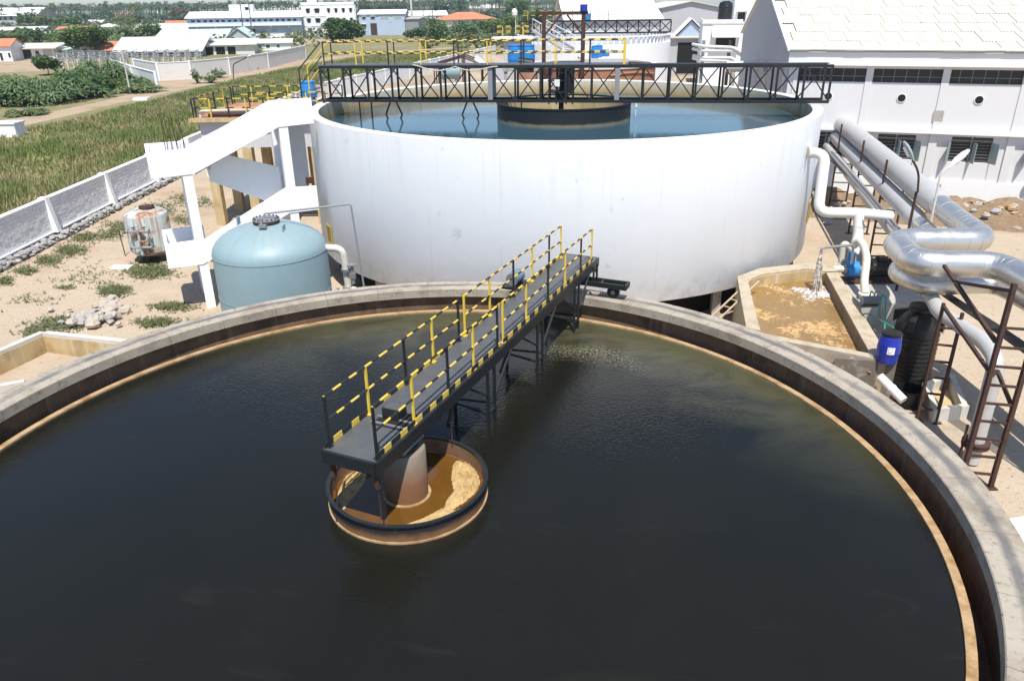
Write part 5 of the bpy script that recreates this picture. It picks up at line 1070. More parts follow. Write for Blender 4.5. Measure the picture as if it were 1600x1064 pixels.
MB().box(L*.12, L*.30, 3, 8, 12.56, 14.6).part('stair_head', 'white_plain', hb)
p, q = two((563,56), (634,55)); o = house('small_factory', 'small pale blue-white factory with white roof beyond the yellow railing', p, q, 20, 8.4, 1.6, 'wall_blue', 'roof_white', wins=((.05,.14,2.6,4.4),(.08,.14,6.6,7.4),(.27,.34,6.6,7.4),(.46,.66,6.4,7.4,'shutter_teal'),(.76,.94,6.4,7.4,'shutter_teal')), doors=((.24,.38,4.8,'rust_steel'),))
p, q = two((634.6,55), (655,57)); house('shaded_side_block', 'dark block added as the shaded right side of the small blue-white factory', p, q, 15, 6.2, .8, 'grey_box', 'concrete', 'shed')  # added block, coloured dark for the shaded side of the factory
p, q = two((690,41), (775,39)); house('tiled_bungalow', 'far bungalow with a wide orange hipped roof in the scrub', p, q, 24, 3.4, 4.2, 'wall_cream', 'roof_tile', 'hip', wins=((.3,.5,.5,2.6),(.62,.7,.5,2.6)), over=1.5)
p, q = two((640,37), (700,36)); house('far_shed', 'far pale-roofed house behind the palms by the street lamp', p, q, 25, 5, 3, 'wall_cream', 'roof_white')
p, q = two((735,26), (800,25)); house('far_house', 'far low pale houses near the skyline above the scrub', p, q, 30, 8, 4, 'wall_pink', 'roof_sheet')
p, q = two((395,30), (470,28)); house('far_shed', 'very long white roof behind the blue factory', p, q, 60, 9, 4, 'wall_cream', 'roof_white')
# white tower on the horizon
q = B(318,28); m = MB().lathe([(2.2,0),(1.5,24),(1.5,27),(0,27.5)], (q.x,q.y,0), 16); m.top('chimney', 'white_plain', 'slender white chimney on the left skyline', 'chimney', smooth=True)
# ------------------------------------------------------------ works behind the white tank
p = D(885,31,150); q = D(1032,31,150); o = house('process_shed', 'big shed with a broad white roof behind the far clarifier', p, q, 34, 8.75, 4.2, 'wall_shade_grey', 'roof_white', over=.6, cat='building')
p = D(1031,40,178); q = D(1124,40,178); house('sheet_metal_hall', 'tall hall clad in grey corrugated sheet behind the small grey shed', p, q, 30, 10.4, 1.2, 'wall_shade_grey', 'roof_sheet', 'front')
p, q = Vector((24.6,140,0)), Vector((33.6,138.5,0)); o = house('grey_shed', 'grey shed with a dark open doorway and cream canopy', p, q, 14, 5.9, .1, 'wall_shade_grey', 'roof_sheet', 'shed', wins=((.50,.97,.2,5.2,'dark_void','wall_shade_grey'),), over=.6)
MB().slab([(4.2,2,6.0),(9.4,2,6.0),(6.7,2,8.6)], (0,9,0)).part('roof_gable', 'wall_blue', o)
for sg in (0,1): MB().slab([((3.8 if sg==0 else 9.8),1.6,5.95),(6.7,1.6,8.85),(6.7,11.2,8.85),((3.8 if sg==0 else 9.8),11.2,5.95)], (0,0,.2)).part('gable_roof', 'roof_white', o)
p, q = Vector((28.3,119,0)), Vector((33.8,118,0)); o = house('white_house', 'white flat-roofed building with a barred window under a sunshade', p, q, 9, 8.6, .3, 'white_plain', 'wall_cream', 'flat', wins=((.36,.86,5.0,6.7),))
MB().slab([(1.4,-1.5,6.8),(5.5,-1.5,6.8),(5.5,-.01,8.2),(1.4,-.01,8.2)], (0,0,.14)).part('sloping_sunshade', 'white_plain', o)
m = MB(); pr = [(1.0,0)]
for k in range(7): pr += [(1.0,.1+.3*k),(1.05,.2+.3*k),(1.0,.32+.3*k)]
pr += [(.9,2.5),(.4,2.75),(0,2.75)]
m.lathe(pr, (31.9,121,8.86), 28); m.top('roof_water_tank', 'black_plastic', 'ribbed black water tank on the roof of the white building', 'water tank', smooth=True)
p, q = Vector((34.6,126,0)), Vector((40,125,0)); house('tall_white_block', 'tall white block behind the black roof tank', p, q, 20, 13.5, .4, 'white_plain', 'wall_cream', 'flat', wins=((.1,.3,8.5,10),(.6,.8,8.5,10)))
# pale pipes stepping across in front of the white house
for k, (pa, pb_) in enumerate((((1098,73),(1146,75)),((1098,80),(1146,80)),((1099,91),(1143,91)),((1098,95),(1143,96)))):
    a, b = D(*pa,88), D(*pb_,86); m = MB().tube(bend([a+Vector((-.5,2.5,.1)), a, b, b+Vector((1.6,-5,-1.3))], .5), .17, 12); m.top('pale_pipe', 'pvc_white', ('highest','second highest','third','lowest')[k]+' of the four pale pipes crossing before the white house', 'pipe', 'pale pipes before the white house', smooth=True)
a = D(1100,73,88.5); m = MB().box(a.x-.15, a.x+.15, 88.6, 88.9, 0, a.z+.6); m.top('pipe_post', 'steel_grey', 'grey post carrying the left ends of the four pale pipes', 'post')
a = D(1140,73,87.5); m = MB().box(a.x-.15, a.x+.15, 87.4, 87.7, 0, a.z+.6); m.top('pipe_post', 'rust_steel', 'rusty post carrying the right ends of the four pale pipes', 'post')
a = D(1165,104,66); m = MB().cyl((a.x-1.6,66,a.z), (a.x+1.6,65.4,a.z), .42, 18); m.top('silencer', 'pvc_white', 'stubby white pipe drum beside the gable of the factory hall', 'pipe drum', smooth=True)
m = MB().box(a.x-1.2, a.x-.9, 65.6, 66.2, 0, a.z-.38); m.box(a.x+.9, a.x+1.2, 65.3, 65.9, 0, a.z-.38); m.top('drum_stand', 'concrete', 'concrete stand under the stubby white pipe drum', 'stand')
p, q = B(1075,104), B(1150,115); p, q = Vector((30.0,128,0)), Vector((40,110,0))
# brown tank, gantry and blue tanks just behind the white tank
tk = thing('brown_tank', 'rust-brown round tank with a dark rim behind the white tank', 'tank', (6.4,60.5,0)); cB = (6.2,60.2)
MB().ring(cB, 4.5, 4.75, 0, 7.3, 64).part('wall', 'brown_tank', tk, True); MB().ring(cB, 4.45, 4.82, 7.301, 7.42, 64).part('rim', 'wall_cream', tk, True); w = MB(); w.disc(cB, 4.52, 6.6, 48); w.part('sludge_surface', 'rust_wall', tk)
m = MB().tube([(cB[0]+4.78*math.cos(R_(a)), cB[1]+4.78*math.sin(R_(a)), 6.9+.12*math.sin(a*.08)) for a in range(-80,-20,4)], .06, 6); m.part('hose', 'brown_tank', tk)
gt = thing('gantry', 'rusty portal gantry with knee braces standing behind the truss bridge', 'gantry', (3.8,55,0)); a, b = D(850,24,55), D(912,22,55)
for x in (a.x, b.x): MB().box(x-.13, x+.13, 54.87, 55.13, 0, a.z).part('post', 'rust_steel', gt)
MB().box(a.x-.3, b.x+.3, 54.9, 55.1, a.z+.001, a.z+.2).part('cross_beam', 'rust_steel', gt)
for x, s in ((a.x,1),(b.x,-1)): MB().bar((x+.1*s,55,a.z-1.2), (x+1.1*s,55,a.z-.02), .12).part('knee_brace', 'rust_steel', gt)
m = MB().cyl((b.x,55,a.z+.2), (b.x,55,a.z+.62), .25, 16); m.part('hoist_motor', 'blue_plastic', gt, True)
pl = thing('tank_stand', 'concrete stand carrying the two blue tanks behind the truss bridge', 'stand', (1.0,55.5,0)); MB().box(-.4, 2.3, 54.8, 56.6, 7.3, 7.5).part('slab', 'concrete', pl)
for x in (-.2, 2.1):
    for y in (55.0, 56.4): MB().box(x-.12, x+.12, y-.12, y+.12, 0, 7.299).part('post', 'concrete', pl)
for k, x in enumerate((.42,1.36)): barrel('blue_tank', x, 55.7, 7.501, .46, 1.42, 'sky_blue_plastic', ('left','right')[k]+' one of the two tall bright blue tanks behind the truss bridge', 'blue tanks behind the bridge', lid='sky_blue_plastic', bulge=.03)
p = D(820,98,53.2); m = MB().cyl((p.x-.4,53.2,p.z), (p.x+.55,53.0,p.z-.1), .32, 18); m.box(p.x-.45, p.x+.6, 52.9, 53.5, p.z-.6, p.z-.32); m.top('black_motor', 'black_plastic', 'black motor lying in front of the bright blue tanks', 'motor', smooth=True)
m = MB().box(p.x-.5, p.x+.7, 52.85, 53.55, 0, p.z-.61); m.top('motor_plinth', 'brown_tank', 'brown plinth under the black motor by the blue tanks', 'plinth')
p = D(884,96,54.2); m = MB(); m.lathe([(.4,0),(.45,p.z-.45),(1.05,p.z-.42),(1.1,p.z-.1),(1.05,p.z-.05),(0,p.z-.05)], (p.x,54.2,0), 32); m.top('thickener_drum', 'black_plastic', 'black round drum on a brown pedestal under the gantry', 'drum', smooth=True)
for k, x in enumerate((930,938,952)):
    p = D(x,81,64); barrel('blue_barrel', p.x, 64+1.2*k, p.z-.5, .32, .9 if k < 2 else .5, 'sky_blue_plastic', ('left','middle','right')[k]+' of the small blue barrels past the brown tank', 'small blue barrels', lid='sky_blue_plastic')
p = D(940,84,64); m = MB().box(p.x-1.6, p.x+2.2, 63.3, 67.5, 0, p.z-.36); m.top('barrel_plinth', 'grey_plaster', 'grey plinth under the small blue barrels past the brown tank', 'plinth')
# far clarifier with its truss and balustrade
c4 = (9.6,92.0); t4 = thing('far_clarifier', 'far white round clarifier with a balustraded rim and dark truss', 'tank', (c4[0],c4[1],0)); R4 = 8.6
MB().ring(c4, R4-.3, R4, 0, 7.6, 80).part('wall', 'white_plain', t4, True); w = MB(); w.disc(c4, R4-.29, 7.0, 64); w.part('water_sheet', 'tank_water_clear', t4)
for k in range(84):
    a = 2*math.pi*k/84; x, y = c4[0]+(R4-.15)*math.cos(a), c4[1]+(R4-.15)*math.sin(a)
    if math.sin(a) < .95: MB().box(x-.09, x+.09, y-.09, y+.09, 7.601, 8.25).part('baluster', 'white_plain', t4)
MB().ring(c4, R4-.32, R4+.02, 8.251, 8.38, 80).part('hand_rail', 'white_plain', t4, True)
tr = thing('far_truss', 'small dark lattice truss across the far white clarifier', 'truss', (c4[0]-R4,c4[1],8.4))
x0, x1, y4 = c4[0]-R4+.2, c4[0]+R4-.2, c4[1]-1.5
for z in (8.5, 9.75): MB().box(x0, x1, y4-.08, y4+.08, z-.08, z+.08).part('chord', 'black_paint', tr)
for k in range(15):
    xa, xb = x0+(x1-x0)*k/14, x0+(x1-x0)*min(k+1,14)/14; MB().box(xa-.06, xa+.06, y4-.06, y4+.06, 8.581, 9.669).part('upright', 'black_paint', tr)
    if k < 14: MB().bar((xa,y4-.03,8.58), (xb,y4-.03,9.67), .09).part('diagonal', 'black_paint', tr); MB().bar((xa,y4+.05,9.67), (xb,y4+.05,8.58), .09).part('diagonal', 'black_paint', tr)
railing(tr, (x0,y4-.3,9.83), (x1-6,y4-.3,9.83), 12, 1.0)
m = MB().cyl((c4[0]-1,y4,9.84), (c4[0]-1,y4,10.5), .5, 14); m.part('drive_unit', 'sky_blue_plastic', tr, True)
# inclined white stair up to the far clarifier, behind the gantry
a, b = D(832,48,78), D(880,78,66); s4 = thing('white_stair', 'white steel stair with open railings slanting down behind the gantry', 'staircase', (b.x,b.y,0))
for dx in (0, 1.0):
    MB().bar(a+Vector((dx,0,0)), b+Vector((dx,0,0)), .12, .25).part('stringer', 'white_plain', s4); MB().bar(a+Vector((dx,0,1)), b+Vector((dx,0,1)), .07).part('hand_rail', 'white_plain', s4)
    for k in range(9): c = a+(b-a)*(k/8)+Vector((dx,0,0)); MB().bar(c, c+Vector((0,0,1)), .05).part('baluster', 'white_plain', s4)
for k in range(14): c = a+(b-a)*(k/13); MB().box(c.x+.07, c.x+.93, c.y-.12, c.y+.12, c.z-.02, c.z+.02).part('tread', 'steel_grey', s4)
m = MB().bar(b+Vector((0,0,0)), Vector((b.x,b.y,0)), .15); m.bar(b+Vector((1,0,0)), Vector((b.x+1,b.y,0)), .15); m.part('prop', 'white_plain', s4)
# grey service platform with yellow rails left of the far clarifier
a, b = D(768,59,82), D(835,59,82); sp_ = thing('service_platform', 'small grey platform with yellow railings left of the far clarifier', 'platform', (a.x,82,0)); MB().box(a.x, b.x, 80, 84, a.z-.25, a.z).part('slab', 'wall_cream', sp_); MB().box(a.x+1.2, b.x-.3, 80.4, 83.6, 0, a.z-.251).part('core', 'wall_shade_grey', sp_); railing(sp_, (a.x+.1,80.1,a.z), (b.x-.1,80.1,a.z), 5); railing(sp_, (a.x+.1,83.8,a.z), (b.x-.1,83.8,a.z), 5)
p = D(782,88,75); m = MB().box(p.x-.55, p.x+.55, 74.6, 75.4, 0, 6.6); m.top('grey_pier', 'wall_shade_grey', 'plain grey pier behind the truss bridge left of the blue tanks', 'pier')
# ruined shed with bare rafters beyond the truss
a, b = D(678,103,100), D(752,101,100); rs = thing('roof_frame', 'bare timber roof frame over white rubble behind the yellow railing', 'roof frame', (a.x,100,0)); pk = D(722,90,100); m0 = Vector((a.x,100,a.z)); m1 = Vector((b.x,100,b.z))
for dy in (0, 3, 6):
    o_ = Vector((0,dy,0)); MB().bar(m0+o_, Vector((pk.x,100,pk.z))+o_, .16).part('rafter', 'rust_steel', rs); MB().bar(m1+o_, Vector((pk.x,100,pk.z))+o_, .16).part('rafter', 'rust_steel', rs)
    for c in (m0+o_, m1+o_, Vector((pk.x,100,pk.z))+o_): MB().bar(c, Vector((c.x,c.y,0)), .14).part('prop', 'rust_steel', rs)
MB().slab([m1+Vector((.5,0,-.4)), Vector((pk.x+1.5,100,pk.z-.3)), Vector((pk.x+1.5,107,pk.z-.3)), m1+Vector((.5,7,-.4))], (0,0,.08)).part('loose_sheet', 'roof_white', rs)
q = D(702,113,88); m = MB().cyl((q.x-1.0,88,q.z), (q.x+1.2,88,q.z), .75, 20); m.box(q.x-.7, q.x-.4, 87.6, 88.4, 0, q.z-.6); m.box(q.x+.6, q.x+.9, 87.6, 88.4, 0, q.z-.6); m.top('grey_vessel', 'vessel_blue', 'grey-blue horizontal vessel seen through the truss of the bridge', 'vessel', smooth=True)
# ------------------------------------------------------------ walls, posts and trellis of the village
def longwall(pts, h, name, label, w=.25, m='wall_cream'):
    P_ = [B(*c) for c in pts]; o = thing(name, label, 'wall', P_[0])
    for i in range(len(P_)-1):
        t = (P_[i+1]-P_[i]).normalized()*.13; MB().bar(P_[i]+t+Vector((0,0,h/2)), P_[i+1]-t+Vector((0,0,h/2)), w, h).part('panel', m, o); MB().bar(P_[i]+t+Vector((0,0,h+.06)), P_[i+1]-t+Vector((0,0,h+.06)), w+.12, .1).part('wall_cap', 'white_plain', o)
    for c in P_: MB().box(c.x-.2, c.x+.2, c.y-.2, c.y+.2, 0, h+.2).part('column', 'white_plain', o)
longwall([(214,119),(250,127),(300,124),(360,117),(420,107),(478,92)], 2.9, 'village_wall', 'long pale compound wall curving behind the dirt road')
longwall([(178,114),(210,127),(247,139)], 2.4, 'village_wall', 'short white wall ending in a pier by the dirt road', m='white_plain')
q = B(14,213); m = MB().box(q.x-1.5, q.x+1.3, q.y-.8, q.y+.9, 0, 1.25); m.box(q.x-1.6, q.x+1.4, q.y-.9, q.y+1.0, 1.251, 1.4); m.top('culvert_block', 'white_plain', 'white concrete culvert block among the reeds at the left edge', 'block')
q = B(222,157); m = MB().box(q.x-1.0, q.x+1.0, q.y-.6, q.y+.6, 0, .35); m.top('culvert_slab', 'white_plain', 'small white slab at the edge of the dirt road', 'slab')
tl = thing('vine_trellis', 'wide trellis of pale stone posts and dry wires in front of the village sheds', 'trellis', B(200,105)); rnd = random.Random(31); tops = []
for i in range(14):
    row = []
    for j in range(6):
        px = 92+ (i+.5*(j%2))*16.6; py = 111-j*3.4-(px-92)*.028; c = B(px+rnd.uniform(-1,1), py); h = 1.9+.2*rnd.random(); MB().box(c.x-.14, c.x+.14, c.y-.14, c.y+.14, 0, h).part('post', 'concrete_light', tl); row.append(c+Vector((0,0,h-.1)))
    tops.append(row)
for i in range(14):
    for j in range(6):
        if i < 13: MB().bar(tops[i][j], tops[i+1][j], .16).part('wire', 'grey_box', tl)
        if j < 5: MB().bar(tops[i][j], tops[i][j+1], .16).part('wire', 'grey_box', tl)
def pole(base_px, top_y, label, arms=1, r=.14, m='concrete_light', lean=0):
    c = B(*base_px); z = D(base_px[0], top_y, c.y).z; o = thing('utility_pole', label, 'pole', c); MB().tube([c, c+Vector((lean,0,z))], r, 8, True, [r, r*.7]).part('shaft', m, o, True)
    t = c+Vector((lean,0,z))
    if arms: MB().bar(t+Vector((-.9,0,-.5)), t+Vector((.9,0,-.5)), .14).part('cross_arm', 'stone_grey', o); MB().bar(t+Vector((0,0,-.9)), t+Vector((-.9,0,.1)), .1).part('stay', 'stone_grey', o); MB().bar(t+Vector((0,0,-.9)), t+Vector((.9,0,.1)), .1).part('stay', 'stone_grey', o)
    return o
pole((204,147), 79, 'pale utility pole with a forked top beside the dirt road')
pole((611,64), 33, 'thin pole standing before the small blue-white factory', 1, .14)
pole((645,52), -8, 'thick grey pole rising out of frame beside the palms', 0, .6)
def road_lamp(bp, kp, hp, label):
    c = B(*bp); k = D(*kp, c.y); h = D(*hp, c.y); street_lamp(c, k, h, label, 'black_paint', 'lamp_white', .08)
road_lamp((365,128), (364,101), (386,90), 'road lamp with a slanted arm beside the dirt road')
road_lamp((671,68), (671,22), (698,10), 'tall dark road lamp with a long white arm beyond the yellow railing')
q = B(806,66); c = D(804,20,q.y); m = MB().tube([q, Vector((q.x,q.y,c.z-1))], .1, 8); m.lathe([(.1,-1.5),(.9,-.8),(1.0,.3),(.5,1.1),(0,1.2)], c, 14); m.top('globe_lamp', 'lamp_white', 'white globe lamp on a thin pole above the scrub', 'lamp', smooth=True)
# ------------------------------------------------------------ vegetation
def leaves(m, c, rad, n, size, rnd, shell=.55, flat=.0):
    cx, cy, cz = c; rx, ry, rz = rad
    for _ in range(n):
        a = rnd.uniform(0, 2*math.pi); z = rnd.uniform(-1, 1); k = math.sqrt(1-z*z); q = shell+(1-shell)*rnd.random()**.6
        x, y, zz = cx+rx*q*k*math.cos(a), cy+ry*q*k*math.sin(a), cz+rz*q*z
        s = size*(.6+.8*rnd.random()); b = rnd.uniform(0, 2*math.pi); t = rnd.uniform(-.9, .9)
        ux, uy, uz = math.cos(b)*s, math.sin(b)*s, t*s*.6; vx, vy, vz = -math.sin(b)*s*.5, math.cos(b)*s*.5, rnd.uniform(-.6,.6)*s
        i = len(m.v); m.v += [(x-ux,y-uy,zz-uz),(x+vx,y+vy,zz+vz),(x+ux,y+uy,zz+uz),(x-vx,y-vy,zz-vz)]; m.f.append((i,i+1,i+2,i+3))
def tree(name, label, base, h, r, lm, seed, n=2600, size=.3, trunk=.4, blobs=9, group=None, squash=.8, cat='tree'):
    rnd = random.Random(seed); o = thing(name, label, cat, base, 0, group); base = Vector(base); th = h*trunk; m = MB()
    m.tube([base, base+Vector((.1*r,0,th*.6)), base+Vector((.05*r,.05*r,th*1.15))], .1, 7, True, [.05*h*.55, .04*h*.5, .02*h]); crown = MB(); hub = base+Vector((0,0,th))
    for b in range(blobs):
        a = 2*math.pi*b/blobs+rnd.random(); q = r*(.25+.5*rnd.random()); c = base+Vector((q*math.cos(a), q*math.sin(a), th+(h-th)*(.25+.6*rnd.random()*(1-q/r*.5)))); k = r*(.30+.22*rnd.random())
        m.tube([hub, hub*.5+c*.5+Vector((0,0,-.05*h)), c], .1, 5, True, [.018*h, .012*h, .005*h]); leaves(crown, c, (k,k,k*squash), n//blobs, size, rnd)
    m.part('trunk', 'bark', o, True); crown.part('crown', lm, o); return o
def bush(name, label, base, r, h, lm, seed, n=3000, size=.25, group=None, cat='bush'):
    rnd = random.Random(seed); o = thing(name, label, cat, base, 0, group); base = Vector(base); m = MB(); c = MB()
    for b in range(16):
        a = rnd.uniform(0, 2*math.pi); q = r*math.sqrt(rnd.random())*.85; hh = h*(.45+.55*rnd.random())*(1-.45*q/r); t = base+Vector((q*math.cos(a), q*math.sin(a), hh*.6)); k = r*(.26+.16*rnd.random())
        m.tube([base, base*.5+t*.5, t], .05, 4, True, [.06,.04,.02])
        for _ in range(n//16):      # arching sprays
            aa = rnd.uniform(0, 2*math.pi); d = rnd.random()**.5*k; dz = hh*.45*(1-(d/k)**2)*rnd.uniform(.2,1); x, y, z = t.x+d*math.cos(aa), t.y+d*math.sin(aa), max(.05, t.z+dz-.25*d*rnd.random()); s = size*(.6+.8*rnd.random())
            ux, uy, uz = math.cos(aa)*s, math.sin(aa)*s, -s*rnd.uniform(-.2,.8); vx, vy = -math.sin(aa)*s*.28, math.cos(aa)*s*.28; i = len(c.v)
            c.v += [(x-ux*.5,y-uy*.5,z-uz*.5),(x+vx,y+vy,z),(x+ux,y+uy,z+uz),(x-vx,y-vy,z)]; c.f.append((i,i+1,i+2,i+3))
    m.part('stems', 'bark', o); c.part('foliage', lm, o); return o
def palm(label, base, h, fr, seed, nf=22, group='palm trees'):
    rnd = random.Random(seed); o = thing('palm_tree', label, 'palm tree', base, 0, group); base = Vector(base); top = base+Vector((rnd.uniform(-.06,.06)*h, 0, h)); MB().tube([base, base*.5+top*.5+Vector((.02*h,0,0)), top], .2, 7, True, [.24,.19,.15]).part('trunk', 'bark', o, True); c = MB()
    for k in range(nf):
        a = 2*math.pi*k/nf+rnd.random()*.3; e = rnd.uniform(-.35, 1.1); d = Vector((math.cos(a), math.sin(a), 0)); s = Vector((-d.y, d.x, 0)); pts = []
        for i in range(7): t = i/6; pts.append(top+d*(fr*t*math.cos(e*(1-t)*.8))+Vector((0,0,fr*(math.sin(e)*t*.8-.62*t*t))))
        for i in range(6):
            for sg in (-1, 1):
                for j in range(2):
                    p = pts[i]*(1-j*.5)+pts[i+1]*(j*.5); w = fr*.20*math.sin(math.pi*min(1,(i+j*.5+.8)/7)); q = p+s*(sg*w)+d*(w*.35)+Vector((0,0,-w*.45)); n = (pts[i+1]-pts[i])*.30; b = len(c.v); c.v += [tuple(p), tuple(p+n), tuple(q+n*.4)]; c.f.append((b,b+1,b+2))
    c.part('fronds', 'palm_leaf', o); return o
# reeds between the boundary wall and the dirt road
rnd = random.Random(5); m = MB(); RDp = sorted(((q.y, q.x) for q in RD))
def roadx(y):
    for i in range(len(RDp)-1):
        if RDp[i][0] <= y <= RDp[i+1][0]: t = (y-RDp[i][0])/(RDp[i+1][0]-RDp[i][0]); return RDp[i][1]+t*(RDp[i+1][1]-RDp[i][1])
    return RDp[0][1] if y < RDp[0][0] else RDp[-1][1]
def wallx(y): return -25.6 if y < 104 else -25.6+(y-104)*.229
cnt = 0
while cnt < 60000:
    y = 28+185*rnd.random()**1.35; xr = wallx(y)-.25; xl = min(roadx(y)+3.0, -25.6-(y-20)*.75 if y < 90 else 1e9)
    if xr-xl < 1: continue
    x = rnd.uniform(xl, xr); cl = math.sin(x*.31+y*.17)+math.sin(x*.13-y*.29+2)+.6*math.sin(x*.7+y*.5); h = max(.2, (.55+.28*rnd.random()+.16*cl)*(1.0 if y < 110 else 1.1))
    k = 1+h/(CAM_Z-h)
    if x*k < roadx(y*k)+3.2: continue
    if cl < -1.0 and rnd.random() < .6: continue
    cnt += 1
    for _ in range(3):
        a = rnd.uniform(0, 2*math.pi); w = (.035+.03*rnd.random())*(1+y/110); lx, ly = rnd.uniform(-.6,.6)*h, rnd.uniform(-.6,.6)*h; dx, dy = math.cos(a)*w, math.sin(a)*w; ox, oy = x+rnd.uniform(-.15,.15), y+rnd.uniform(-.15,.15); i = len(m.v)
        m.v += [(ox-dx,oy-dy,0),(ox+dx,oy+dy,0),(ox+lx,oy+ly,h)]; m.f.append((i,i+1,i+2))
m.top('reeds', 'reed', 'tall green and straw-coloured reeds between the boundary wall and the dirt road', 'reeds', kind='stuff')
# low weeds in the sand yard
m = MB()
def weeds(px, py, sx, sy, n, h=.08):
    n = int(n*.75); sx *= .9; sy *= .8
    for _ in range(n):
        q = B(px+rnd.gauss(0,sx), py+rnd.gauss(0,sy)); 
        if q.x < -24.7: continue
        for _ in range(3):
            a = rnd.uniform(0, 2*math.pi); L = .06+.11*rnd.random(); z = h*rnd.random(); dx, dy = math.cos(a)*L, math.sin(a)*L; i = len(m.v); ox, oy = q.x+rnd.uniform(-.12,.12), q.y+rnd.uniform(-.12,.12)
            m.v += [(ox-dy*.25,oy+dx*.25,z*.4),(ox+dy*.25,oy-dx*.25,z*.4),(ox+dx,oy+dy,z+.05)]; m.f.append((i,i+1,i+2))
for a in ((180,455,14,5,520),(235,425,22,7,800),(240,408,12,4,260),(110,392,14,6,480),(75,408,12,5,330),(40,424,10,4,220),(130,372,12,5,360),(190,355,16,7,420),(170,368,14,5,300),(255,328,16,8,420),(285,312,10,6,200),(5,440,8,4,200),(270,480,18,4,420),(245,505,18,5,420),(95,508,22,8,420),(60,520,14,6,240),(285,345,8,6,160),(50,470,30,6,60),(150,425,30,8,70),(130,440,30,5,60),(105,450,8,2,60),(320,316,8,6,140)): weeds(*a)
m.top('weeds', 'weed', 'low green weeds creeping over the sand of the yard', 'weeds', kind='stuff')
# scrub bushes on the left
LBL = ['large feathery bush at the left edge beyond the dirt road', 'broad feathery bush second from the left edge beyond the road', 'darkest feathery bush near the dirt road, left of the utility pole', 'tall feathery bush behind the darkest one', 'feathery bush nearest the utility pole', 'low bright green bush at the foot of the feathery bushes']
for k, (px, py, r, h, lm, n) in enumerate(((8,160,7.0,4.4,'leaf_blue',5200),(62,157,8.0,4.8,'leaf_blue',6000),(118,150,6.2,4.6,'leaf_dark',5200),(158,137,6.5,5.4,'leaf_blue',5200),(184,141,4.6,3.0,'leaf_mid',3200),(215,144,3.6,1.8,'leaf_pale',2200))): bush('scrub_bush', LBL[k], B(px,py), r, h, lm, 40+k, n, .42, 'feathery bushes beyond the road')
for k, (px, py, r, h, lb) in enumerate(((20,165,5,3,'pale scrub clump behind the leftmost feathery bush'),(40,180,2.4,1.1,'low dry scrub clump by the road at the left'),(205,140,4,2.2,'pale scrub clump behind the utility pole foot'),(92,148,5,2.6,'pale scrub clump behind the darkest feathery bush'))): bush('scrub_clump', lb, B(px,py), r, h, 'leaf_pale', 60+k, 1800, .35, 'pale scrub clumps')
tree('small_tree', 'small dark round tree before the trellis at the left', B(75,118), 4.0, 2.8, 'leaf_dark', 71, 1800, .28, .3)
tree('shade_tree', 'spreading shade tree in front of the white village houses', B(142,91), 7.4, 6.2, 'leaf_mid', 72, 5200, .4, .42, 12)
bush('young_shrub', 'slender young shrub before the long pale wall, left one', B(309,131), 1.0, 3.6, 'leaf_mid', 73, 700, .25, 'young shrubs by the wall'); bush('young_shrub', 'round young shrub before the long pale wall, middle one', B(328,130), 1.5, 2.0, 'leaf_mid', 74, 700, .25, 'young shrubs by the wall'); bush('young_shrub', 'young shrub before the long pale wall nearest the road lamp', B(343,122), 1.4, 2.4, 'leaf_mid', 75, 700, .25, 'young shrubs by the wall')
tree('round_tree', 'dense dark green tree in front of the white three-storey block', B(537,67), 8.5, 7.5, 'leaf_dark', 76, 5000, .5, .15, 13)
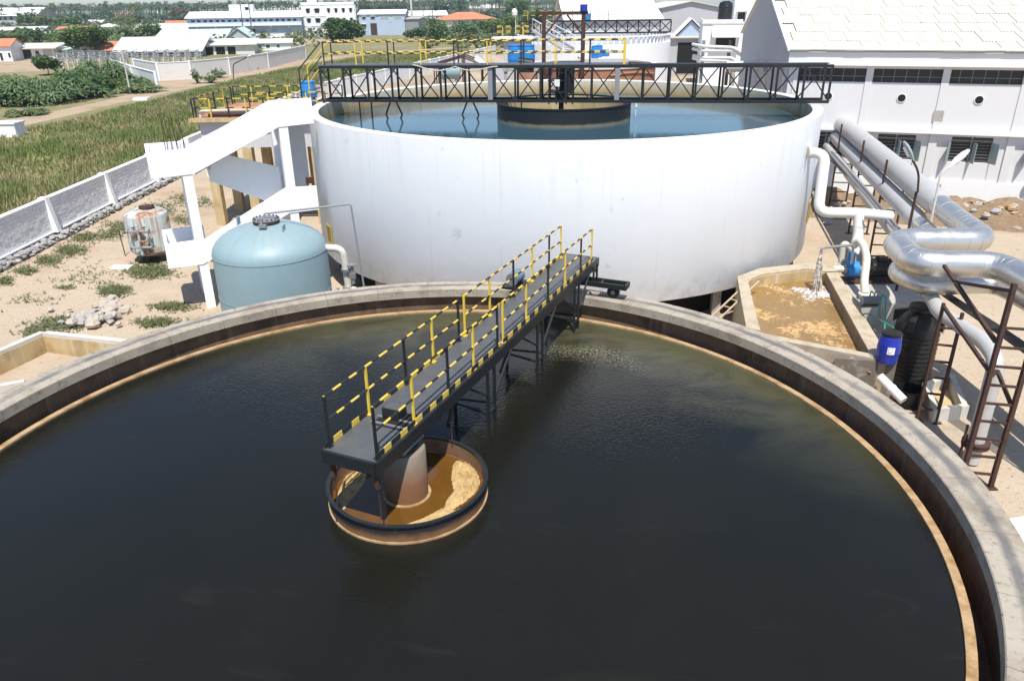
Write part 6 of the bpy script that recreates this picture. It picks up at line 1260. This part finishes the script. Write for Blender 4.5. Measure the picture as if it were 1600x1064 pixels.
TB = [((30,76),16,14,'leaf_dark','dark bushy tree right of the leftmost orange roof'),((62,72),19,17,'leaf_dark','wide dark tree behind the long low shed'),((100,72),14,20,'leaf_mid','green tree behind the veranda house'),((236,62),19,20,'leaf_mid','round green tree before the teal shed'),((2,78),22,10,'leaf_dark','dark tree above the leftmost orange roof'),((50,45),18,15,'leaf_mid','broad tree left of the tiled row house'),((76,46),16,14,'leaf_pale','pale green tree below the far warehouse'),((112,45),14,14,'leaf_mid','tree behind the tiled row house'),((283,38),18,14,'leaf_orange','orange-tinged flowering tree left of the blue factory'),((305,34),18,10,'leaf_dark','dark tree touching the roof of the blue factory'),((166,36),12,12,'leaf_dark','dark tree beside the far tiled house'),((262,38),14,10,'leaf_mid','green tree beside the far white shed'),((690,32),30,14,'leaf_dark','tall dark tree behind the orange bungalow'),((715,28),30,16,'leaf_mid','tall green tree right of the dark one behind the bungalow'),((600,30),28,13,'leaf_mid','green tree behind the small blue-white factory'),((626,30),26,14,'leaf_dark','dark tree behind the small blue-white factory'),((572,30),28,12,'leaf_mid','green tree right of the white block'),((808,34),32,22,'leaf_mid','large pale tree on the skyline left of the pink building'),((653,60),14,12,'leaf_blue','feathery tree at the foot of the thick grey pole'),((684,66),32,22,'leaf_blue','broad feathery thicket before the orange bungalow, left part'),((725,58),18,22,'leaf_blue','broad feathery thicket before the orange bungalow, middle part'),((765,52),18,22,'leaf_mid','broad feathery thicket before the orange bungalow, right part'),((795,48),20,20,'leaf_mid','green thicket behind the globe lamp'),((835,40),20,20,'leaf_dark','dark thicket behind the far truss'),((26,42),14,8,'leaf_pale','dry pale tree before the grey warehouse'),((90,70),12,18,'leaf_mid','green tree above the roof of the veranda house'),((128,70),10,14,'leaf_dark','dark low tree behind the shade tree'),((38,60),10,14,'leaf_mid','green low tree behind the long shed roof'),((168,66),12,9,'leaf_dark','dark tree above the orange tiled shed'),((200,66),16,10,'leaf_dark','dark clump at the feet of the village palms'),((58,38),14,14,'leaf_mid','tree right of the grey warehouse'),((92,42),12,12,'leaf_mid','tree in front of the far white box house'),((130,38),10,10,'leaf_dark','dark tree behind the far white-roofed shed'),((215,42),12,12,'leaf_mid','green clump behind the tallest village palm'),((420,28),10,16,'leaf_dark','dark tree line behind the blue factory, left part'),((455,26),12,14,'leaf_mid','green tree behind the blue factory beside the white block'),((345,34),8,10,'leaf_dark','dark tree top just over the blue factory roof'),((500,118),8,8,'leaf_mid','low green bush past the yellow platform railing'),((640,60),10,9,'leaf_pale','pale bush left of the thick grey pole')]
for k, (b, hp, rp, lm, lb) in enumerate(TB):
    q = B(*b); pxm = math.hypot(q.x, q.y)/FPX; tree('tree', lb, q, hp*pxm*1.05, rp*pxm, lm, 100+k, 2400, max(.3, 1.5*pxm), .12, 13, 'background trees')
PT = [((222,62),13,4.5,'tallest palm in front of the white sheds'),((208,64),9,4.2,'leaning palm left of the tallest village palm'),((192,64),8,4.0,'short palm beside the blue awning'),((200,66),7,3.6,'lowest of the village palms'),((382,64),24,5,'left one of the palm pair above the blue factory'),((395,64),24,5,'right one of the palm pair above the blue factory'),((286,66),4,2.2,'little palm before the teal roof, left one'),((312,66),4.2,2.2,'little palm before the teal roof, right one'),((612,46),20,7,'palm behind the small blue-white factory, left one'),((632,46),21,7,'palm behind the small blue-white factory, middle one'),((662,46),22,7,'palm at the thick grey pole'),((676,44),22,7,'palm behind the long white lamp arm'),((588,44),19,7,'leftmost palm behind the small blue-white factory')]
for k, (b, h, f, lb) in enumerate(PT): palm(lb, B(*b), h, f, 200+k)
# scrub and palm woods towards the horizon
m = MB(); rnd = random.Random(77)
for k in range(260):
    y = rnd.uniform(250, 620); x = rnd.uniform(-.66, -.22)*y; r = rnd.uniform(2.0,4.5); leaves(m, (x,y,r*.4), (r*1.3,r,r*.6), 60, .7, rnd, .5)
for k in range(900):
    y = 480+620*rnd.random()**.8; x = rnd.uniform(-.66, .05)*y; r = rnd.uniform(4,8); leaves(m, (x,y,r*.25), (r*1.2,r,r*.42), 34, 1.3, rnd, .5)
for k in range(190):
    y = rnd.uniform(235, 420); x = rnd.uniform(-.15, .03)*y
    if y < 370 and x < -.10*y: continue
    r = rnd.uniform(1.5,3.5); leaves(m, (x,y,r*.3), (r,r,r*.5), 50, .6, rnd, .5)
for k in range(160):
    y = rnd.uniform(235, 480); x = rnd.uniform(-.64, -.30)*y; r = rnd.uniform(1.5,3.2); leaves(m, (x,y,r*.4), (r,r,r*.6), 50, .6, rnd, .5)
m.top('far_scrub', 'scrub', 'mass of scrub and low trees spreading towards the horizon', 'scrub', kind='stuff')
m = MB()
for k in range(2600):
    y = 620+680*rnd.random(); x = rnd.uniform(-.72, .06)*y; h = rnd.uniform(11,16.5); top = Vector((x,y,h))
    for f in range(12):
        a = rnd.uniform(0,2*math.pi); e = rnd.uniform(-.3,1.0); L = rnd.uniform(2.4,3.8); d = Vector((math.cos(a),math.sin(a),0)); s = Vector((-d.y,d.x,0))*.5; p1 = top+d*(L*.5)+Vector((0,0,L*.5*math.sin(e))); p2 = top+d*L*.95+Vector((0,0,L*(.55*math.sin(e)-.45)))
        i = len(m.v); m.v += [tuple(top), tuple(p1+s), tuple(p2), tuple(p1-s)]; m.f.append((i,i+1,i+2,i+3))
    i = len(m.v); m.v += [(x-.2,y,0),(x+.2,y,0),(x+.15,y,h),(x-.15,y,h)]; m.f.append((i,i+1,i+2,i+3))
for k in range(900):
    y = rnd.uniform(620, 1300); x = rnd.uniform(-.72, .06)*y; r = rnd.uniform(4,7); leaves(m, (x,y,r*.6), (r,r*.7,r*.7), 30, 1.8, rnd, .5)
m.top('palm_wood', 'far_palm', 'dense palm wood along the left skyline', 'palm wood', kind='stuff')
# a person with a two-wheeler on the road verge

q = B(397,110); mb = thing('motorbike', 'dark motorbike standing on the sandy verge below the long pale wall', 'motorbike', q)
for dx in (-.62, .62):
    m = MB(); m.v = []; w = MB().tube([q+Vector((dx+.30*math.cos(a), 0, .31+.30*math.sin(a))) for a in [2*math.pi*i/16 for i in range(17)]], .05, 6, False); w.part('wheel', 'black_plastic', mb)
m = MB().bar(q+Vector((-.62,0,.31)), q+Vector((-.1,0,.55)), .06); m.bar(q+Vector((.62,0,.31)), q+Vector((.42,0,.95)), .06); m.bar(q+Vector((-.1,0,.5)), q+Vector((.45,0,.8)), .16); m.bar(q+Vector((-.1,0,.4)), q+Vector((.3,0,.4)), .25); m.part('frame', 'grey_box', mb)
m = MB().bar(q+Vector((-.6,0,.78)), q+Vector((.05,0,.76)), .22, .1); m.part('seat', 'black_plastic', mb); MB().bar(q+Vector((.42,-.32,1.0)), q+Vector((.42,.32,1.0)), .04).part('handlebar', 'steel_grey', mb); MB().bar(q+Vector((.05,0,.82)), q+Vector((.36,0,.86)), .24, .2).part('fuel_tank', 'rust_steel', mb)
# rider seated on it: one skinned body
def body(name, label, joints, edges, base, mats):
    me = bpy.data.meshes.new(name); me.from_pydata([tuple(j[0]) for j in joints], edges, []); o = bpy.data.objects.new(name, me); COL.objects.link(o); o.location = base
    sk_ = o.modifiers.new('skin', 'SKIN'); sub_ = o.modifiers.new('sub', 'SUBSURF'); sub_.levels = 1; sub_.render_levels = 1
    if not me.skin_vertices: me.skin_vertices.new()
    for i, j in enumerate(joints): me.skin_vertices[0].data[i].radius = (j[1], j[1]); me.skin_vertices[0].data[i].use_root = (i == 0)
    me.materials.append(mats); tag(o, label, 'person'); return o
g = NG('rider_clothes'); s_ = g.sep(); col = g.mix(g.ramp(s_[2], .93, .95), (.03,.035,.06), (.55,.56,.58)); col = g.mix(g.ramp(s_[2], 1.50, 1.52), col, (.10,.06,.045)); col = g.mix(g.ramp(s_[2], 1.66, 1.68), col, (.01,.01,.01)); g.set(col, .8); MT['rider_clothes'] = g.m
J = [((-.2,0,.92),.15),((-.17,0,1.18),.15),((-.14,0,1.40),.14),((-.12,0,1.52),.06),((-.10,0,1.66),.10),((-.10,0,1.78),.08),((-.13,.2,1.40),.06),((.08,.27,1.18),.045),((.36,.30,1.04),.035),((-.13,-.2,1.40),.06),((.08,-.27,1.18),.045),((.36,-.30,1.04),.035),((-.12,.13,.86),.09),((.22,.2,.72),.075),((.08,.2,.34),.05),((.2,.2,.28),.04),((-.12,-.13,.86),.09),((.22,-.2,.72),.075),((.08,-.2,.34),.05),((.2,-.2,.28),.04)]
E_ = [(0,1),(1,2),(2,3),(3,4),(4,5),(2,6),(6,7),(7,8),(2,9),(9,10),(10,11),(0,12),(12,13),(13,14),(14,15),(0,16),(16,17),(17,18),(18,19)]
body('person', 'person in a pale shirt seated on the dark motorbike by the long pale wall', J, E_, q, MT['rider_clothes'])

m = MB(); rnd = random.Random(91)
def pebble(x, y, r):
    i = len(m.v); a = rnd.uniform(0, 2*math.pi)
    m.v += [(x+r*math.cos(a+2.1*j)*(.7+.6*rnd.random()), y+r*math.sin(a+2.1*j)*(.7+.6*rnd.random()), .0) for j in range(3)]+[(x+r*.3*rnd.uniform(-1,1), y+r*.3*rnd.uniform(-1,1), r*.8)]; m.f += [(i,i+1,i+3),(i+1,i+2,i+3),(i+2,i,i+3)]
for k in range(5200):
    x, y = rnd.uniform(-24.4, -10), rnd.uniform(22, 62); pebble(x, y, .02+.05*rnd.random()**3)
for k in range(3200):
    x, y = rnd.uniform(11.6, 34), rnd.uniform(12, 46); pebble(x, y, .02+.06*rnd.random()**3)
m.top('pebbles', 'stone_pale', 'small pebbles and clods strewn over the sand', 'pebbles', kind='stuff')
# ------------------------------------------------------------ hazy air
hz = bpy.data.materials.new('haze'); hz.use_nodes = True; hn = hz.node_tree; hn.nodes.clear(); ho = hn.nodes.new('ShaderNodeOutputMaterial'); pv = hn.nodes.new('ShaderNodeVolumePrincipled')
pv.inputs['Color'].default_value = (.72,.86,1.0,1); pv.inputs['Density'].default_value = HAZE; pv.inputs['Anisotropy'].default_value = .2; hn.links.new(pv.outputs[0], ho.inputs['Volume']); MT['haze'] = hz
if HAZE: MB().box(-1950, 1950, -250, 2650, -1.0, 31.0).top('haze', 'haze', kind='stuff')
